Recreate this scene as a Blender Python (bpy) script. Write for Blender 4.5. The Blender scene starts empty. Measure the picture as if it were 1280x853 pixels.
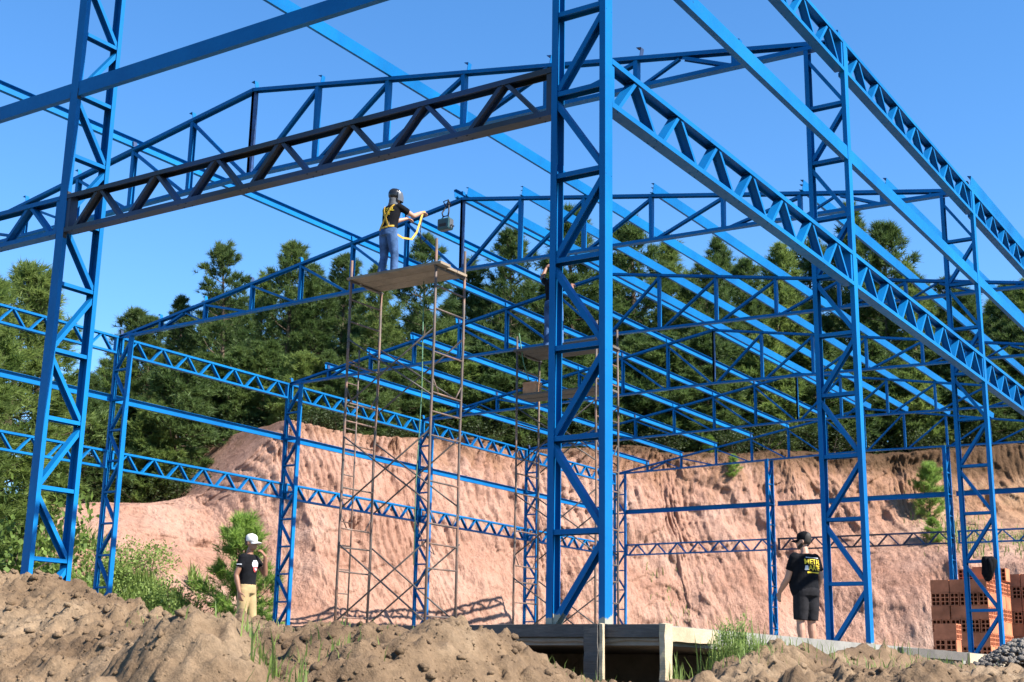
import bpy, bmesh, math, random
import numpy as np
from mathutils import Vector, Matrix
from mathutils.bvhtree import BVHTree

# ------------------------------------------------------------------ camera, sky, sun, exposure
scene = bpy.context.scene
COL = scene.collection
CAM = Vector((4.045, -7.3161, -0.3079))
YAW, PITCH, ROLL, FPX = -0.5764, 0.2447, 0.0178, 1678.26
fw = Vector((math.sin(YAW)*math.cos(PITCH), math.cos(YAW)*math.cos(PITCH), math.sin(PITCH)))
rt = fw.cross(Vector((0, 0, 1))).normalized(); up = rt.cross(fw)
r2 = math.cos(ROLL)*rt + math.sin(ROLL)*up
u2 = -math.sin(ROLL)*rt + math.cos(ROLL)*up
cam_d = bpy.data.cameras.new('camera'); cam = bpy.data.objects.new('camera', cam_d); COL.objects.link(cam)
cam.matrix_world = Matrix(((r2.x, u2.x, -fw.x, CAM.x), (r2.y, u2.y, -fw.y, CAM.y), (r2.z, u2.z, -fw.z, CAM.z), (0, 0, 0, 1)))
cam_d.sensor_width = 36; cam_d.lens = FPX*36/1280; cam_d.clip_start = 0.05; cam_d.clip_end = 3000
cam_d.dof.use_dof = True; cam_d.dof.focus_distance = 11.0; cam_d.dof.aperture_fstop = 7.1
scene.camera = cam

SUN_EL, SUN_AZ = math.radians(43), math.radians(3)      # azimuth measured from +X towards +Y
sdir = Vector((math.cos(SUN_EL)*math.cos(SUN_AZ), math.cos(SUN_EL)*math.sin(SUN_AZ), math.sin(SUN_EL)))
world = bpy.data.worlds.new('World'); scene.world = world; world.use_nodes = True
wn = world.node_tree.nodes; wl = world.node_tree.links
bgn = wn['Background']; sky = wn.new('ShaderNodeTexSky')
sky.sky_type = 'NISHITA'; sky.sun_disc = False
sky.sun_elevation = SUN_EL; sky.sun_rotation = math.pi/2 - SUN_AZ
sky.air_density = 1.0; sky.dust_density = 0.1; sky.ozone_density = 5.0; sky.altitude = 300
hs = wn.new('ShaderNodeHueSaturation'); hs.inputs['Saturation'].default_value = 1.18; hs.inputs['Value'].default_value = 1.0
wl.new(sky.outputs[0], hs.inputs['Color']); wl.new(hs.outputs[0], bgn.inputs[0]); bgn.inputs[1].default_value = 0.098
sun_d = bpy.data.lights.new('sun', 'SUN'); sun_d.energy = 5.0; sun_d.angle = math.radians(0.53); sun_d.color = (1.0, 0.94, 0.85)
sun = bpy.data.objects.new('sun', sun_d); COL.objects.link(sun)
sun.rotation_euler = sdir.to_track_quat('Z', 'Y').to_euler(); sun.location = (30, 0, 40)
scene.view_settings.view_transform = 'Standard'; scene.view_settings.look = 'None'
scene.view_settings.exposure = 1.46; scene.view_settings.gamma = 1.0
scene.render.engine = 'CYCLES'

random.seed(7); RNG = np.random.default_rng(11)
V = Vector

# ------------------------------------------------------------------ materials
def nodes_mat(name):
    m = bpy.data.materials.new(name); m.use_nodes = True
    nt = m.node_tree; b = nt.nodes['Principled BSDF']
    return m, nt, b
def ramp(nt, fac, stops):
    n = nt.nodes.new('ShaderNodeValToRGB'); e = n.color_ramp.elements
    while len(e) < len(stops): e.new(0.5)
    for k, (p, c) in enumerate(stops):
        e[k].position = p; e[k].color = (*c, 1) if len(c) == 3 else c
    nt.links.new(fac, n.inputs[0]); return n.outputs[0]
def noise(nt, scale, detail=4, rough=0.6, coord=None, dist=0.0):
    n = nt.nodes.new('ShaderNodeTexNoise'); n.inputs['Scale'].default_value = scale
    n.inputs['Detail'].default_value = detail; n.inputs['Roughness'].default_value = rough
    n.inputs['Distortion'].default_value = dist
    if coord is not None: nt.links.new(coord, n.inputs['Vector'])
    return n.outputs[0]
def position(nt): return nt.nodes.new('ShaderNodeNewGeometry').outputs['Position']
def mixc(nt, fac, a, b, mode='MIX'):
    n = nt.nodes.new('ShaderNodeMix'); n.data_type = 'RGBA'; n.blend_type = mode
    for sock, v in ((n.inputs[0], fac), (n.inputs[6], a), (n.inputs[7], b)):
        if hasattr(v, 'is_output'): nt.links.new(v, sock)
        elif isinstance(v, tuple): sock.default_value = (*v, 1)
        else: sock.default_value = v
    return n.outputs[2]
def math_n(nt, op, a, b=0.0, clamp=False):
    n = nt.nodes.new('ShaderNodeMath'); n.operation = op; n.use_clamp = clamp
    for s, v in ((n.inputs[0], a), (n.inputs[1], b)):
        if hasattr(v, 'is_output'): nt.links.new(v, s)
        else: s.default_value = v
    return n.outputs[0]
def bump(nt, b, h, strength=0.3, dist=0.02):
    n = nt.nodes.new('ShaderNodeBump'); n.inputs['Strength'].default_value = strength; n.inputs['Distance'].default_value = dist
    nt.links.new(h, n.inputs['Height']); nt.links.new(n.outputs[0], b.inputs['Normal'])
def simple(name, col, rough=0.7, var=0.25, scale=8, metallic=0.0, bumps=0.0, spec=0.5):
    m, nt, b = nodes_mat(name); p = position(nt)
    n = noise(nt, scale, 5, 0.65, p)
    lo = tuple(c*(1-var) for c in col); hi = tuple(min(1, c*(1+var)) for c in col)
    nt.links.new(ramp(nt, n, [(0.3, lo), (0.7, hi)]), b.inputs['Base Color'])
    b.inputs['Roughness'].default_value = rough; b.inputs['Metallic'].default_value = metallic
    b.inputs['Specular IOR Level'].default_value = spec
    if bumps: bump(nt, b, noise(nt, scale*6, 4, 0.6, p), bumps, 0.01)
    return m

def blue_paint():
    m, nt, b = nodes_mat('blue_paint'); p = position(nt)
    n1 = noise(nt, 1.3, 5, 0.6, p); n2 = noise(nt, 26, 6, 0.7, p); n3 = noise(nt, 5.5, 6, 0.75, p)
    c = ramp(nt, n1, [(0.3, (0.001, 0.145, 0.42)), (0.7, (0.003, 0.205, 0.55))])
    dust = ramp(nt, n2, [(0.52, (0, 0, 0)), (0.78, (0.35, 0.35, 0.35))])
    c = mixc(nt, dust, c, (0.012, 0.10, 0.28))
    rust = ramp(nt, n3, [(0.665, (0, 0, 0)), (0.71, (.85, .85, .85))])
    c = mixc(nt, rust, c, (0.014, 0.04, 0.10))
    fade = noise(nt, 0.45, 3, 0.5, p)
    c = mixc(nt, 0.6, c, ramp(nt, fade, [(0.35, (0.72, 0.74, 0.78)), (0.65, (1.15, 1.12, 1.08))]), 'MULTIPLY')
    chip = ramp(nt, noise(nt, 19, 5, 0.8, p), [(0.715, (0, 0, 0)), (0.74, (.8, .8, .8))]); c = mixc(nt, chip, c, (0.20, 0.19, 0.18))
    # feet of the columns: paint flaked off to pale primer
    sx = nt.nodes.new('ShaderNodeSeparateXYZ'); nt.links.new(p, sx.inputs[0])
    foot = math_n(nt, 'ADD', math_n(nt, 'MULTIPLY', sx.outputs[2], -9.0), math_n(nt, 'MULTIPLY', n3, 2.2))
    foot = math_n(nt, 'GREATER_THAN', foot, 0.62)
    c = mixc(nt, foot, c, (0.36, 0.36, 0.30))
    nt.links.new(c, b.inputs['Base Color'])
    nt.links.new(ramp(nt, n2, [(0.3, (0.42,)*3), (0.75, (0.65,)*3)]), b.inputs['Roughness']); b.inputs['Specular IOR Level'].default_value = 0.14
    bump(nt, b, noise(nt, 60, 3, 0.5, p), 0.05, 0.004)
    return m
BLUE = blue_paint()
def primer():
    m, nt, b = nodes_mat('dark_primer'); p = position(nt)
    n = noise(nt, 3.2, 6, 0.7, p); n2 = noise(nt, 1.1, 3, 0.5, p)
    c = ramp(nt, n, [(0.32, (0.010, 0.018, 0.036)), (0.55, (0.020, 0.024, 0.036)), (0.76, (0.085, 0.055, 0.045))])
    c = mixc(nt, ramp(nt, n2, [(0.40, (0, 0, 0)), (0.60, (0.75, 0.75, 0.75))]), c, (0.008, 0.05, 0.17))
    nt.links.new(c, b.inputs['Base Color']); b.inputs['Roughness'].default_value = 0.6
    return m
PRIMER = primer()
BLACKSPOT = simple('weld_scorch', (0.02, 0.022, 0.03), 0.7, 0.4, 30)
RUSTTUBE = None
def rusty():
    m, nt, b = nodes_mat('scaffold_steel'); p = position(nt)
    n = noise(nt, 2.4, 6, 0.7, p); n2 = noise(nt, 18, 4, 0.7, p)
    c = ramp(nt, n, [(0.30, (0.07, 0.06, 0.055)), (0.48, (0.13, 0.10, 0.085)), (0.60, (0.26, 0.14, 0.095)), (0.75, (0.32, 0.29, 0.26))])
    c = mixc(nt, ramp(nt, n2, [(0.5, (0, 0, 0)), (0.7, (0.4, 0.4, 0.4))]), c, (0.20, 0.085, 0.045))
    nt.links.new(c, b.inputs['Base Color']); b.inputs['Roughness'].default_value = 0.65; b.inputs['Metallic'].default_value = 0.15
    return m
RUSTTUBE = rusty()
DARKTUBE = simple('brace_steel', (0.085, 0.07, 0.062), 0.6, 0.4, 6)
def wood(name, lo, hi, sc=3.0):
    m, nt, b = nodes_mat(name)
    tc = nt.nodes.new('ShaderNodeTexCoord'); mp = nt.nodes.new('ShaderNodeMapping')
    nt.links.new(tc.outputs['Object'], mp.inputs[0]); mp.inputs['Scale'].default_value = (sc, sc*6, sc*10)
    n = noise(nt, 4, 6, 0.65, mp.outputs[0], 0.8); n2 = noise(nt, 2.2, 4, 0.6, tc.outputs['Object'])
    c = ramp(nt, n, [(0.3, lo), (0.7, hi)])
    c = mixc(nt, ramp(nt, n2, [(0.45, (0, 0, 0)), (0.8, (0.6, 0.6, 0.6))]), c, tuple(x*0.45 for x in lo))
    nt.links.new(c, b.inputs['Base Color']); b.inputs['Roughness'].default_value = 0.85
    bump(nt, b, n, 0.4, 0.006)
    return m
PLANK = wood('platform_wood', (0.20, 0.15, 0.10), (0.40, 0.31, 0.22))
GREYWOOD = wood('weathered_board', (0.075, 0.068, 0.06), (0.17, 0.15, 0.13))
PALEWOOD = wood('fresh_sawn_wood', (0.46, 0.36, 0.22), (0.68, 0.56, 0.38))
def concrete():
    m, nt, b = nodes_mat('concrete'); p = position(nt)
    n = noise(nt, 3, 8, 0.7, p)
    nt.links.new(ramp(nt, n, [(0.3, (0.20, 0.19, 0.17)), (0.7, (0.38, 0.36, 0.32))]), b.inputs['Base Color'])
    b.inputs['Roughness'].default_value = 0.9; bump(nt, b, noise(nt, 40, 5, 0.7, p), 0.4, 0.01)
    return m
CONCRETE = concrete()
def dirt(name, a, b_, c_, sc=1.0):
    m, nt, b = nodes_mat(name); p = position(nt)
    n = noise(nt, 1.1*sc, 6, 0.65, p); n2 = noise(nt, 9*sc, 8, 0.75, p); n3 = noise(nt, 55*sc, 6, 0.7, p)
    c = ramp(nt, n, [(0.32, a), (0.5, b_), (0.68, c_)])
    c = mixc(nt, 0.55, c, ramp(nt, n2, [(0.3, (0.35, 0.33, 0.31)), (0.7, (1.35, 1.32, 1.3))]), 'MULTIPLY')  # pits painted darker where the bump is low, like shade in hollows
    c = mixc(nt, 0.35, c, ramp(nt, n3, [(0.3, (0.4, 0.4, 0.4)), (0.7, (1.5, 1.5, 1.5))]), 'MULTIPLY')
    nt.links.new(c, b.inputs['Base Color']); b.inputs['Roughness'].default_value = 0.95
    b.inputs['Specular IOR Level'].default_value = 0.2
    h = math_n(nt, 'ADD', n2, math_n(nt, 'MULTIPLY', n3, 0.6))
    bump(nt, b, h, 0.8, 0.03)
    return m
SOIL = dirt('dug_soil', (0.145, 0.094, 0.056), (0.26, 0.176, 0.106), (0.37, 0.268, 0.172))
YARD = dirt('trodden_soil', (0.13, 0.09, 0.06), (0.20, 0.14, 0.095), (0.28, 0.20, 0.14), 0.6)
def field():
    """bare soil round the shed, dark green added out of view to cut warm bounce"""
    m, nt, b = nodes_mat('yard_and_low_bounce_green'); p = position(nt)
    ln = nt.nodes.new('ShaderNodeVectorMath'); ln.operation = 'DISTANCE'; nt.links.new(p, ln.inputs[0]); ln.inputs[1].default_value = (-8, 14, -0.5)
    n = noise(nt, 0.35, 6, 0.6, p); n2 = noise(nt, 7, 6, 0.7, p)
    w = math_n(nt, 'MULTIPLY', math_n(nt, 'ADD', math_n(nt, 'ADD', ln.outputs['Value'], -23.0), math_n(nt, 'MULTIPLY', n, 9.0)), 0.35, True)
    soil = ramp(nt, n2, [(0.3, (0.11, 0.075, 0.05)), (0.7, (0.24, 0.17, 0.115))]); grass = ramp(nt, n2, [(0.3, (0.03, 0.05, 0.012)), (0.7, (0.075, 0.105, 0.03))])  # unseen far green, added to lower the light bounced on to the steel
    nt.links.new(mixc(nt, w, soil, grass), b.inputs['Base Color']); b.inputs['Roughness'].default_value = 0.95
    bump(nt, b, n2, 0.8, 0.05); return m
FIELD = field()
GRAVEL = dirt('grey_gravel', (0.17, 0.15, 0.13), (0.27, 0.24, 0.21), (0.38, 0.35, 0.31), 2.0)
def clay():
    m, nt, b = nodes_mat('pink_clay'); p = position(nt)
    sx = nt.nodes.new('ShaderNodeSeparateXYZ'); nt.links.new(p, sx.inputs[0])
    n = noise(nt, 0.32, 7, 0.6, p, 0.5); n2 = noise(nt, 2.3, 8, 0.7, p); n3 = noise(nt, 14, 6, 0.7, p)
    pink = ramp(nt, n, [(0.28, (0.46, 0.245, 0.170)), (0.5, (0.565, 0.338, 0.250)), (0.72, (0.64, 0.43, 0.34))])
    ochre = ramp(nt, n, [(0.32, (0.34, 0.185, 0.095)), (0.5, (0.46, 0.29, 0.165)), (0.7, (0.56, 0.40, 0.26))])
    # ochre strata: right-hand half, above the bench
    wx = math_n(nt, 'MULTIPLY', math_n(nt, 'ADD', sx.outputs[0], 15.5), 0.13)
    wz = math_n(nt, 'MULTIPLY', math_n(nt, 'ADD', sx.outputs[2], -4.0), 0.30, True)
    w = math_n(nt, 'MULTIPLY', math_n(nt, 'ADD', wx, math_n(nt, 'MULTIPLY', math_n(nt, 'ADD', n2, -0.5), 1.2), True), wz, True)
    c = mixc(nt, w, pink, ochre)
    # browner weathered band below the rim, then thin dark top soil with roots
    mp = nt.nodes.new('ShaderNodeMapping'); nt.links.new(p, mp.inputs[0]); mp.inputs['Scale'].default_value = (1, 1, 0.13)
    streak = noise(nt, 6.5, 6, 0.7, mp.outputs[0]); streak2 = noise(nt, 1.6, 5, 0.6, mp.outputs[0])
    wob = math_n(nt, 'MULTIPLY', math_n(nt, 'ADD', streak2, -0.5), 3.4)
    bz = math_n(nt, 'ADD', math_n(nt, 'MULTIPLY', math_n(nt, 'ADD', sx.outputs[2], -6.6), 0.6), wob, True)
    c = mixc(nt, math_n(nt, 'MULTIPLY', bz, 0.8), c, (0.34, 0.185, 0.105))
    tz = math_n(nt, 'ADD', math_n(nt, 'MULTIPLY', math_n(nt, 'ADD', sx.outputs[2], -7.75), 1.5), math_n(nt, 'MULTIPLY', math_n(nt, 'ADD', n2, -0.5), 2.4), True)
    c = mixc(nt, tz, c, (0.13, 0.075, 0.04))
    c = mixc(nt, 0.55, c, ramp(nt, streak, [(0.34, (0.40, 0.29, 0.25)), (0.47, (0.95, 0.92, 0.90)), (0.7, (1.15, 1.13, 1.11))]), 'MULTIPLY')
    c = mixc(nt, 0.5, c, ramp(nt, n2, [(0.30, (0.62, 0.52, 0.48)), (0.46, (0.95, 0.94, 0.93)), (0.65, (1.1, 1.08, 1.06))]), 'MULTIPLY')
    c = mixc(nt, 0.3, c, ramp(nt, n3, [(0.3, (0.6, 0.55, 0.52)), (0.6, (1.15, 1.15, 1.15))]), 'MULTIPLY')
    nt.links.new(c, b.inputs['Base Color']); b.inputs['Roughness'].default_value = 0.95
    b.inputs['Specular IOR Level'].default_value = 0.15
    n4 = noise(nt, 34, 4, 0.7, p)
    hh = math_n(nt, 'ADD', math_n(nt, 'ADD', n2, math_n(nt, 'MULTIPLY', n3, 0.45)), math_n(nt, 'ADD', math_n(nt, 'MULTIPLY', streak, 1.3), math_n(nt, 'MULTIPLY', n4, 0.15)))
    bump(nt, b, hh, 0.85, 0.12)
    return m
CLAY = clay()
def leaf(name, a, b_, trans=0.35, sc=0.6):
    m, nt, b = nodes_mat(name); p = position(nt)
    oi = nt.nodes.new('ShaderNodeObjectInfo')
    n = noise(nt, sc, 3, 0.6, p); n2 = noise(nt, 17, 2, 0.5, p)
    c = ramp(nt, n, [(0.32, a), (0.68, b_)])
    c = mixc(nt, 0.7, c, ramp(nt, n2, [(0.35, (0.6, 0.62, 0.6)), (0.65, (1.35, 1.3, 1.1))]), 'MULTIPLY')
    c = mixc(nt, math_n(nt, 'MULTIPLY', oi.outputs['Random'], 0.45), c, tuple(x*0.62 for x in b_))
    nt.links.new(c, b.inputs['Base Color']); b.inputs['Roughness'].default_value = 0.6; b.inputs['Specular IOR Level'].default_value = 0.3
    t = nt.nodes.new('ShaderNodeBsdfTranslucent'); nt.links.new(c, t.inputs['Color'])
    mx = nt.nodes.new('ShaderNodeMixShader'); mx.inputs[0].default_value = trans
    out = nt.nodes['Material Output']
    nt.links.new(b.outputs[0], mx.inputs[1]); nt.links.new(t.outputs[0], mx.inputs[2]); nt.links.new(mx.outputs[0], out.inputs[0])
    return m
NEEDLE = leaf('pine_needles', (0.060, 0.118, 0.036), (0.140, 0.205, 0.060), 0.45)
NEEDLE2 = leaf('light_pine_needles', (0.115, 0.185, 0.045), (0.22, 0.29, 0.08), 0.5)
YOUNG = leaf('young_pine_needles', (0.22, 0.36, 0.07), (0.34, 0.50, 0.12), 0.55)
UNDER = leaf('shaded_undergrowth_leaves', (0.022, 0.045, 0.014), (0.07, 0.10, 0.028), 0.3)  # leaf green darkened to put the understory shade into the colour
BUSH = leaf('bush_leaves', (0.08, 0.14, 0.032), (0.18, 0.27, 0.06), 0.45)
GRASS = leaf('grass_blades', (0.09, 0.16, 0.03), (0.24, 0.32, 0.09), 0.4, 2.0)
BARK = simple('pine_bark', (0.11, 0.075, 0.05), 0.95, 0.45, 5, bumps=0.5)
BRICK = simple('fired_clay', (0.60, 0.205, 0.10), 0.85, 0.36, 4.3, bumps=0.25, spec=0.25)
SKIN = simple('skin', (0.50, 0.27, 0.18), 0.55, 0.10, 14)
SKIN_D = simple('tanned_skin', (0.29, 0.135, 0.08), 0.55, 0.12, 14)
BLACKCLOTH = simple('black_cotton', (0.008, 0.0085, 0.011), 0.95, 0.5, 9, bumps=0.35, spec=0.12)
CHARCOAL = simple('charcoal_shorts', (0.022, 0.021, 0.024), 0.95, 0.45, 9, bumps=0.35, spec=0.12)
DENIM = simple('blue_denim', (0.06, 0.125, 0.27), 0.95, 0.6, 6, bumps=0.35, spec=0.15)
KHAKI = simple('khaki_cotton', (0.42, 0.30, 0.145), 0.9, 0.2, 8, bumps=0.2)
WHITECLOTH = simple('white_cap', (0.75, 0.73, 0.70), 0.8, 0.08, 8)
HAIR = simple('dark_hair', (0.02, 0.013, 0.009), 0.7, 0.4, 40)
YELLOW = simple('yellow_webbing', (0.62, 0.36, 0.03), 0.75, 0.2, 14)
YPRINT = simple('yellow_print', (0.82, 0.60, 0.02), 0.7, 0.08, 14)
WPRINT = simple('white_print', (0.65, 0.68, 0.72), 0.7, 0.1, 14)
RPRINT = simple('red_print', (0.45, 0.05, 0.05), 0.7, 0.1, 14)
HELMET = simple('black_helmet', (0.018, 0.018, 0.02), 0.25, 0.2, 5)
VISOR = simple('clear_visor', (0.12, 0.13, 0.145), 0.12, 0.1, 5)
GREYCLOTH = simple('grey_hood', (0.10, 0.105, 0.115), 0.9, 0.2, 12)
TEAL = simple('teal_machine_case', (0.03, 0.10, 0.11), 0.4, 0.2, 12)
RUBBER = simple('black_rubber', (0.015, 0.015, 0.016), 0.6, 0.2, 20)
BOOT = simple('boot_leather', (0.05, 0.033, 0.022), 0.7, 0.3, 12)
ROPE = simple('green_rope', (0.10, 0.22, 0.13), 0.9, 0.2, 30)
CARTON = simple('orange_box', (0.55, 0.26, 0.12), 0.8, 0.2, 9)
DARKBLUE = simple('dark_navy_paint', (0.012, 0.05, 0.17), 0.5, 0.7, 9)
EYE = simple('eye', (0.02, 0.015, 0.012), 0.2, 0.1, 9)

# real-world albedo level for the whole set (the constants above are relative colours)
ALBEDO = {'pine_needles': .82, 'light_pine_needles': .92, 'young_pine_needles': .85, 'bush_leaves': .9, 'grass_blades': 1.05, 'blue_paint': .68, 'pink_clay': .64}
for m_ in bpy.data.materials:
    nt_m = m_.node_tree; k_ = ALBEDO.get(m_.name, 0.73)
    for nd in list(nt_m.nodes):
        sock = nd.inputs.get('Base Color') if nd.type == 'BSDF_PRINCIPLED' else nd.inputs.get('Color') if nd.type == 'BSDF_TRANSLUCENT' else None
        if sock is not None and sock.is_linked:
            src = sock.links[0].from_socket
            nt_m.links.new(mixc(nt_m, 1.0, src, (k_, k_, k_), 'MULTIPLY'), sock)

# ------------------------------------------------------------------ object helpers
def new_obj(name, verts, faces, mat, parent=None, smooth=False):
    me = bpy.data.meshes.new(name); me.from_pydata([tuple(v) for v in verts], [], faces); me.update()
    if smooth: me.polygons.foreach_set('use_smooth', [True]*len(me.polygons))
    if mat: me.materials.append(mat)
    o = bpy.data.objects.new(name, me); COL.objects.link(o)
    if parent: o.parent = parent
    return o
def np_obj(name, verts, faces, mat, parent=None, smooth=False):
    """verts (n,3) array, faces (m,k) array"""
    verts = np.asarray(verts, np.float32); faces = np.asarray(faces, np.int32); k = faces.shape[1]
    me = bpy.data.meshes.new(name)
    me.vertices.add(len(verts)); me.vertices.foreach_set('co', verts.ravel())
    me.loops.add(faces.size); me.loops.foreach_set('vertex_index', faces.ravel())
    me.polygons.add(len(faces)); me.polygons.foreach_set('loop_start', np.arange(0, faces.size, k, dtype=np.int32))
    me.polygons.foreach_set('loop_total', np.full(len(faces), k, np.int32))
    if smooth: me.polygons.foreach_set('use_smooth', np.ones(len(faces), bool))
    me.update(calc_edges=True); me.validate()
    if mat: me.materials.append(mat)
    o = bpy.data.objects.new(name, me); COL.objects.link(o)
    if parent: o.parent = parent
    return o
def tag(o, label, cat, group=None, kind=None):
    o['label'] = label
    if cat: o['category'] = cat
    if group: o['group'] = group
    if kind: o['kind'] = kind
    return o
def thing(name, loc, label, cat, group=None, rz=0.0):
    o = bpy.data.objects.new(name, None); COL.objects.link(o); o.location = loc; o.rotation_euler = (0, 0, rz)
    o.empty_display_size = 0.2; o['kind'] = 'thing'
    return tag(o, label, cat, group)
def structure(o): o['kind'] = 'structure'; return o

class MB:
    """collects geometry for one mesh"""
    def __init__(s): s.v = []; s.f = []
    def poly_extrude(s, prof, p0, p1, A, B):
        n = len(prof); b = len(s.v)
        for p in (p0, p1):
            for (a, c) in prof: s.v.append(p + A*a + B*c)
        for i in range(n):
            j = (i+1) % n; s.f.append((b+i, b+j, b+n+j, b+n+i))
        s.f.append(tuple(b+i for i in reversed(range(n)))); s.f.append(tuple(b+n+i for i in range(n)))
    def channel(s, p0, p1, out, w, fl, t=0.006):
        p0 = V(p0); p1 = V(p1); d = (p1-p0).normalized(); out = V(out); out = (out - d*out.dot(d)).normalized(); A = out.cross(d)
        h = w/2
        s.poly_extrude([(-h, 0), (-h, -fl), (-h+t, -fl), (-h+t, -t), (h-t, -t), (h-t, -fl), (h, -fl), (h, 0)], p0, p1, A, out)
        return s
    def bar(s, p0, p1, out, w, h):
        p0 = V(p0); p1 = V(p1); d = (p1-p0).normalized(); out = V(out); out = (out - d*out.dot(d)).normalized(); A = out.cross(d)
        s.poly_extrude([(-w/2, -h/2), (w/2, -h/2), (w/2, h/2), (-w/2, h/2)][::-1], p0, p1, A, out); return s
    def box(s, lo, hi):
        x0, y0, z0 = lo; x1, y1, z1 = hi; b = len(s.v)
        s.v += [V((x, y, z)) for z in (z0, z1) for x, y in ((x0, y0), (x1, y0), (x1, y1), (x0, y1))]
        s.f += [tuple(b+i for i in q) for q in ((3, 2, 1, 0), (4, 5, 6, 7), (0, 1, 5, 4), (1, 2, 6, 5), (2, 3, 7, 6), (3, 0, 4, 7))]; return s
    def tube(s, pts, r, n=8, caps=True):
        pts = [V(p) for p in pts]; rs = r if isinstance(r, (list, tuple)) else [r]*len(pts)
        b = len(s.v); prev = None
        for i, p in enumerate(pts):
            d = (pts[min(i+1, len(pts)-1)] - pts[max(i-1, 0)]).normalized()
            ref = V((0, 0, 1)) if abs(d.z) < 0.9 else V((1, 0, 0))
            if prev is not None:
                A = (prev - d*prev.dot(d)).normalized()
            else: A = d.cross(ref).normalized()
            prev = A; B = d.cross(A)
            for k in range(n):
                a = 2*math.pi*k/n; s.v.append(p + (A*math.cos(a) + B*math.sin(a))*rs[i])
        for i in range(len(pts)-1):
            for k in range(n):
                j = (k+1) % n; s.f.append((b+i*n+k, b+i*n+j, b+(i+1)*n+j, b+(i+1)*n+k))
        if caps:
            s.f.append(tuple(b+k for k in reversed(range(n)))); e = b+(len(pts)-1)*n; s.f.append(tuple(e+k for k in range(n)))
        return s
    def loft(s, secs, n=16):
        """secs: list of (center, A vec, B vec) half axes"""
        b = len(s.v)
        for c, A, B in secs:
            c, A, B = V(c), V(A), V(B)
            for k in range(n):
                a = 2*math.pi*k/n; s.v.append(c + A*math.cos(a) + B*math.sin(a))
        for i in range(len(secs)-1):
            for k in range(n):
                j = (k+1) % n; s.f.append((b+i*n+k, b+i*n+j, b+(i+1)*n+j, b+(i+1)*n+k))
        s.f.append(tuple(b+k for k in reversed(range(n)))); e = b+(len(secs)-1)*n; s.f.append(tuple(e+k for k in range(n)))
        return s
    def ball(s, c, r, n=12, m=8):
        rx, ry, rz = r if isinstance(r, tuple) else (r, r, r); c = V(c)
        secs = []
        for i in range(m+1):
            a = -math.pi/2 + math.pi*i/m; k = max(math.cos(a), 0.02)
            secs.append((c+V((0, 0, rz*math.sin(a))), V((rx*k, 0, 0)), V((0, ry*k, 0))))
        return s.loft(secs, n)
    def build(s, name, mat, parent=None, smooth=False, origin=None):
        vs = s.v if origin is None else [p - V(origin) for p in s.v]
        return new_obj(name, vs, s.f, mat, parent, smooth)

# ------------------------------------------------------------------ numpy value noise
def _h(ix, iy, iz, seed):
    n = (ix.astype(np.int64)*374761393 + iy.astype(np.int64)*668265263 + iz.astype(np.int64)*2147483647 + seed*1274126177) & 0xFFFFFFFF
    n = ((n ^ (n >> 13))*1274126177) & 0xFFFFFFFF
    n = ((n ^ (n >> 15))*2246822519) & 0xFFFFFFFF
    return ((n ^ (n >> 16)) & 0xFFFFFF)/float(0xFFFFFF)
def vnoise(x, y, z, seed=0):
    x, y, z = np.broadcast_arrays(np.asarray(x, float), np.asarray(y, float), np.asarray(z, float))
    ix, iy, iz = np.floor(x), np.floor(y), np.floor(z); fx, fy, fz = x-ix, y-iy, z-iz
    fx, fy, fz = [t*t*t*(t*(t*6-15)+10) for t in (fx, fy, fz)]
    r = 0
    for dx in (0, 1):
        for dy in (0, 1):
            for dz in (0, 1):
                r = r + _h(ix+dx, iy+dy, iz+dz, seed)*(fx if dx else 1-fx)*(fy if dy else 1-fy)*(fz if dz else 1-fz)
    return r*2-1
def fbm(x, y, z, octv=4, seed=0, gain=0.5, lac=2.03):
    a, s, r = 1.0, 0.0, 0
    for k in range(octv):
        r = r + a*vnoise(x, y, z, seed+k*17); s += a; a *= gain; x, y, z = x*lac+3.1, y*lac+1.7, z*lac+5.3
    return r/s
def smooth(a, b, x): t = np.clip((x-a)/(b-a), 0, 1); return t*t*(3-2*t)
def grid_faces(nu, nv):
    i = np.arange(nu-1)[:, None]*nv + np.arange(nv-1)[None, :]
    return np.stack([i, i+nv, i+nv+1, i+1], -1).reshape(-1, 4)

# ================================================================== SETTING
W, CD, H, R = 16.5425, 0.4233, 6.0635, 7.4607
YS = [0.0, 5.0, 10.0, 14.97, 20.01, 25.15, 30.47]
ZMT, ZMB, ZGB, ZGT, ZEB, RB, ZTB = 3.7963, 3.4408, 4.7493, 4.8895, 5.7073, 6.1781, 6.030
L1X, L1D = -5.4701, 0.4393
BX1, BX2 = -11.031, -5.794
ORD = ['first', 'second', 'third', 'fourth', 'fifth', 'sixth', 'seventh']

# ---- ground: one sheet to the horizon (low on the camera's side, level yard round the shed)
def ground_z(X, Y):
    near = smooth(-1.2, -6.0, Y - 0.25*np.maximum(X-2, 0)*0)          # falls away towards the viewer
    far = smooth(3.5, 9.0, X)                                          # and to the right of the shed
    return -0.46 - 1.5*np.maximum(near, far*0.8)
gx = np.concatenate([np.linspace(-900, -60, 12), np.linspace(-50, 50, 101), np.linspace(60, 900, 12)])
gX, gY = np.meshgrid(gx, gx, indexing='ij')
gZ = ground_z(gX, gY) + 0.05*fbm(gX*0.4, gY*0.4, gX*0, 3, 5)
structure(np_obj('ground', np.stack([gX, gY, gZ], -1).reshape(-1, 3), grid_faces(len(gx), len(gx)), FIELD, smooth=True))

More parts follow.
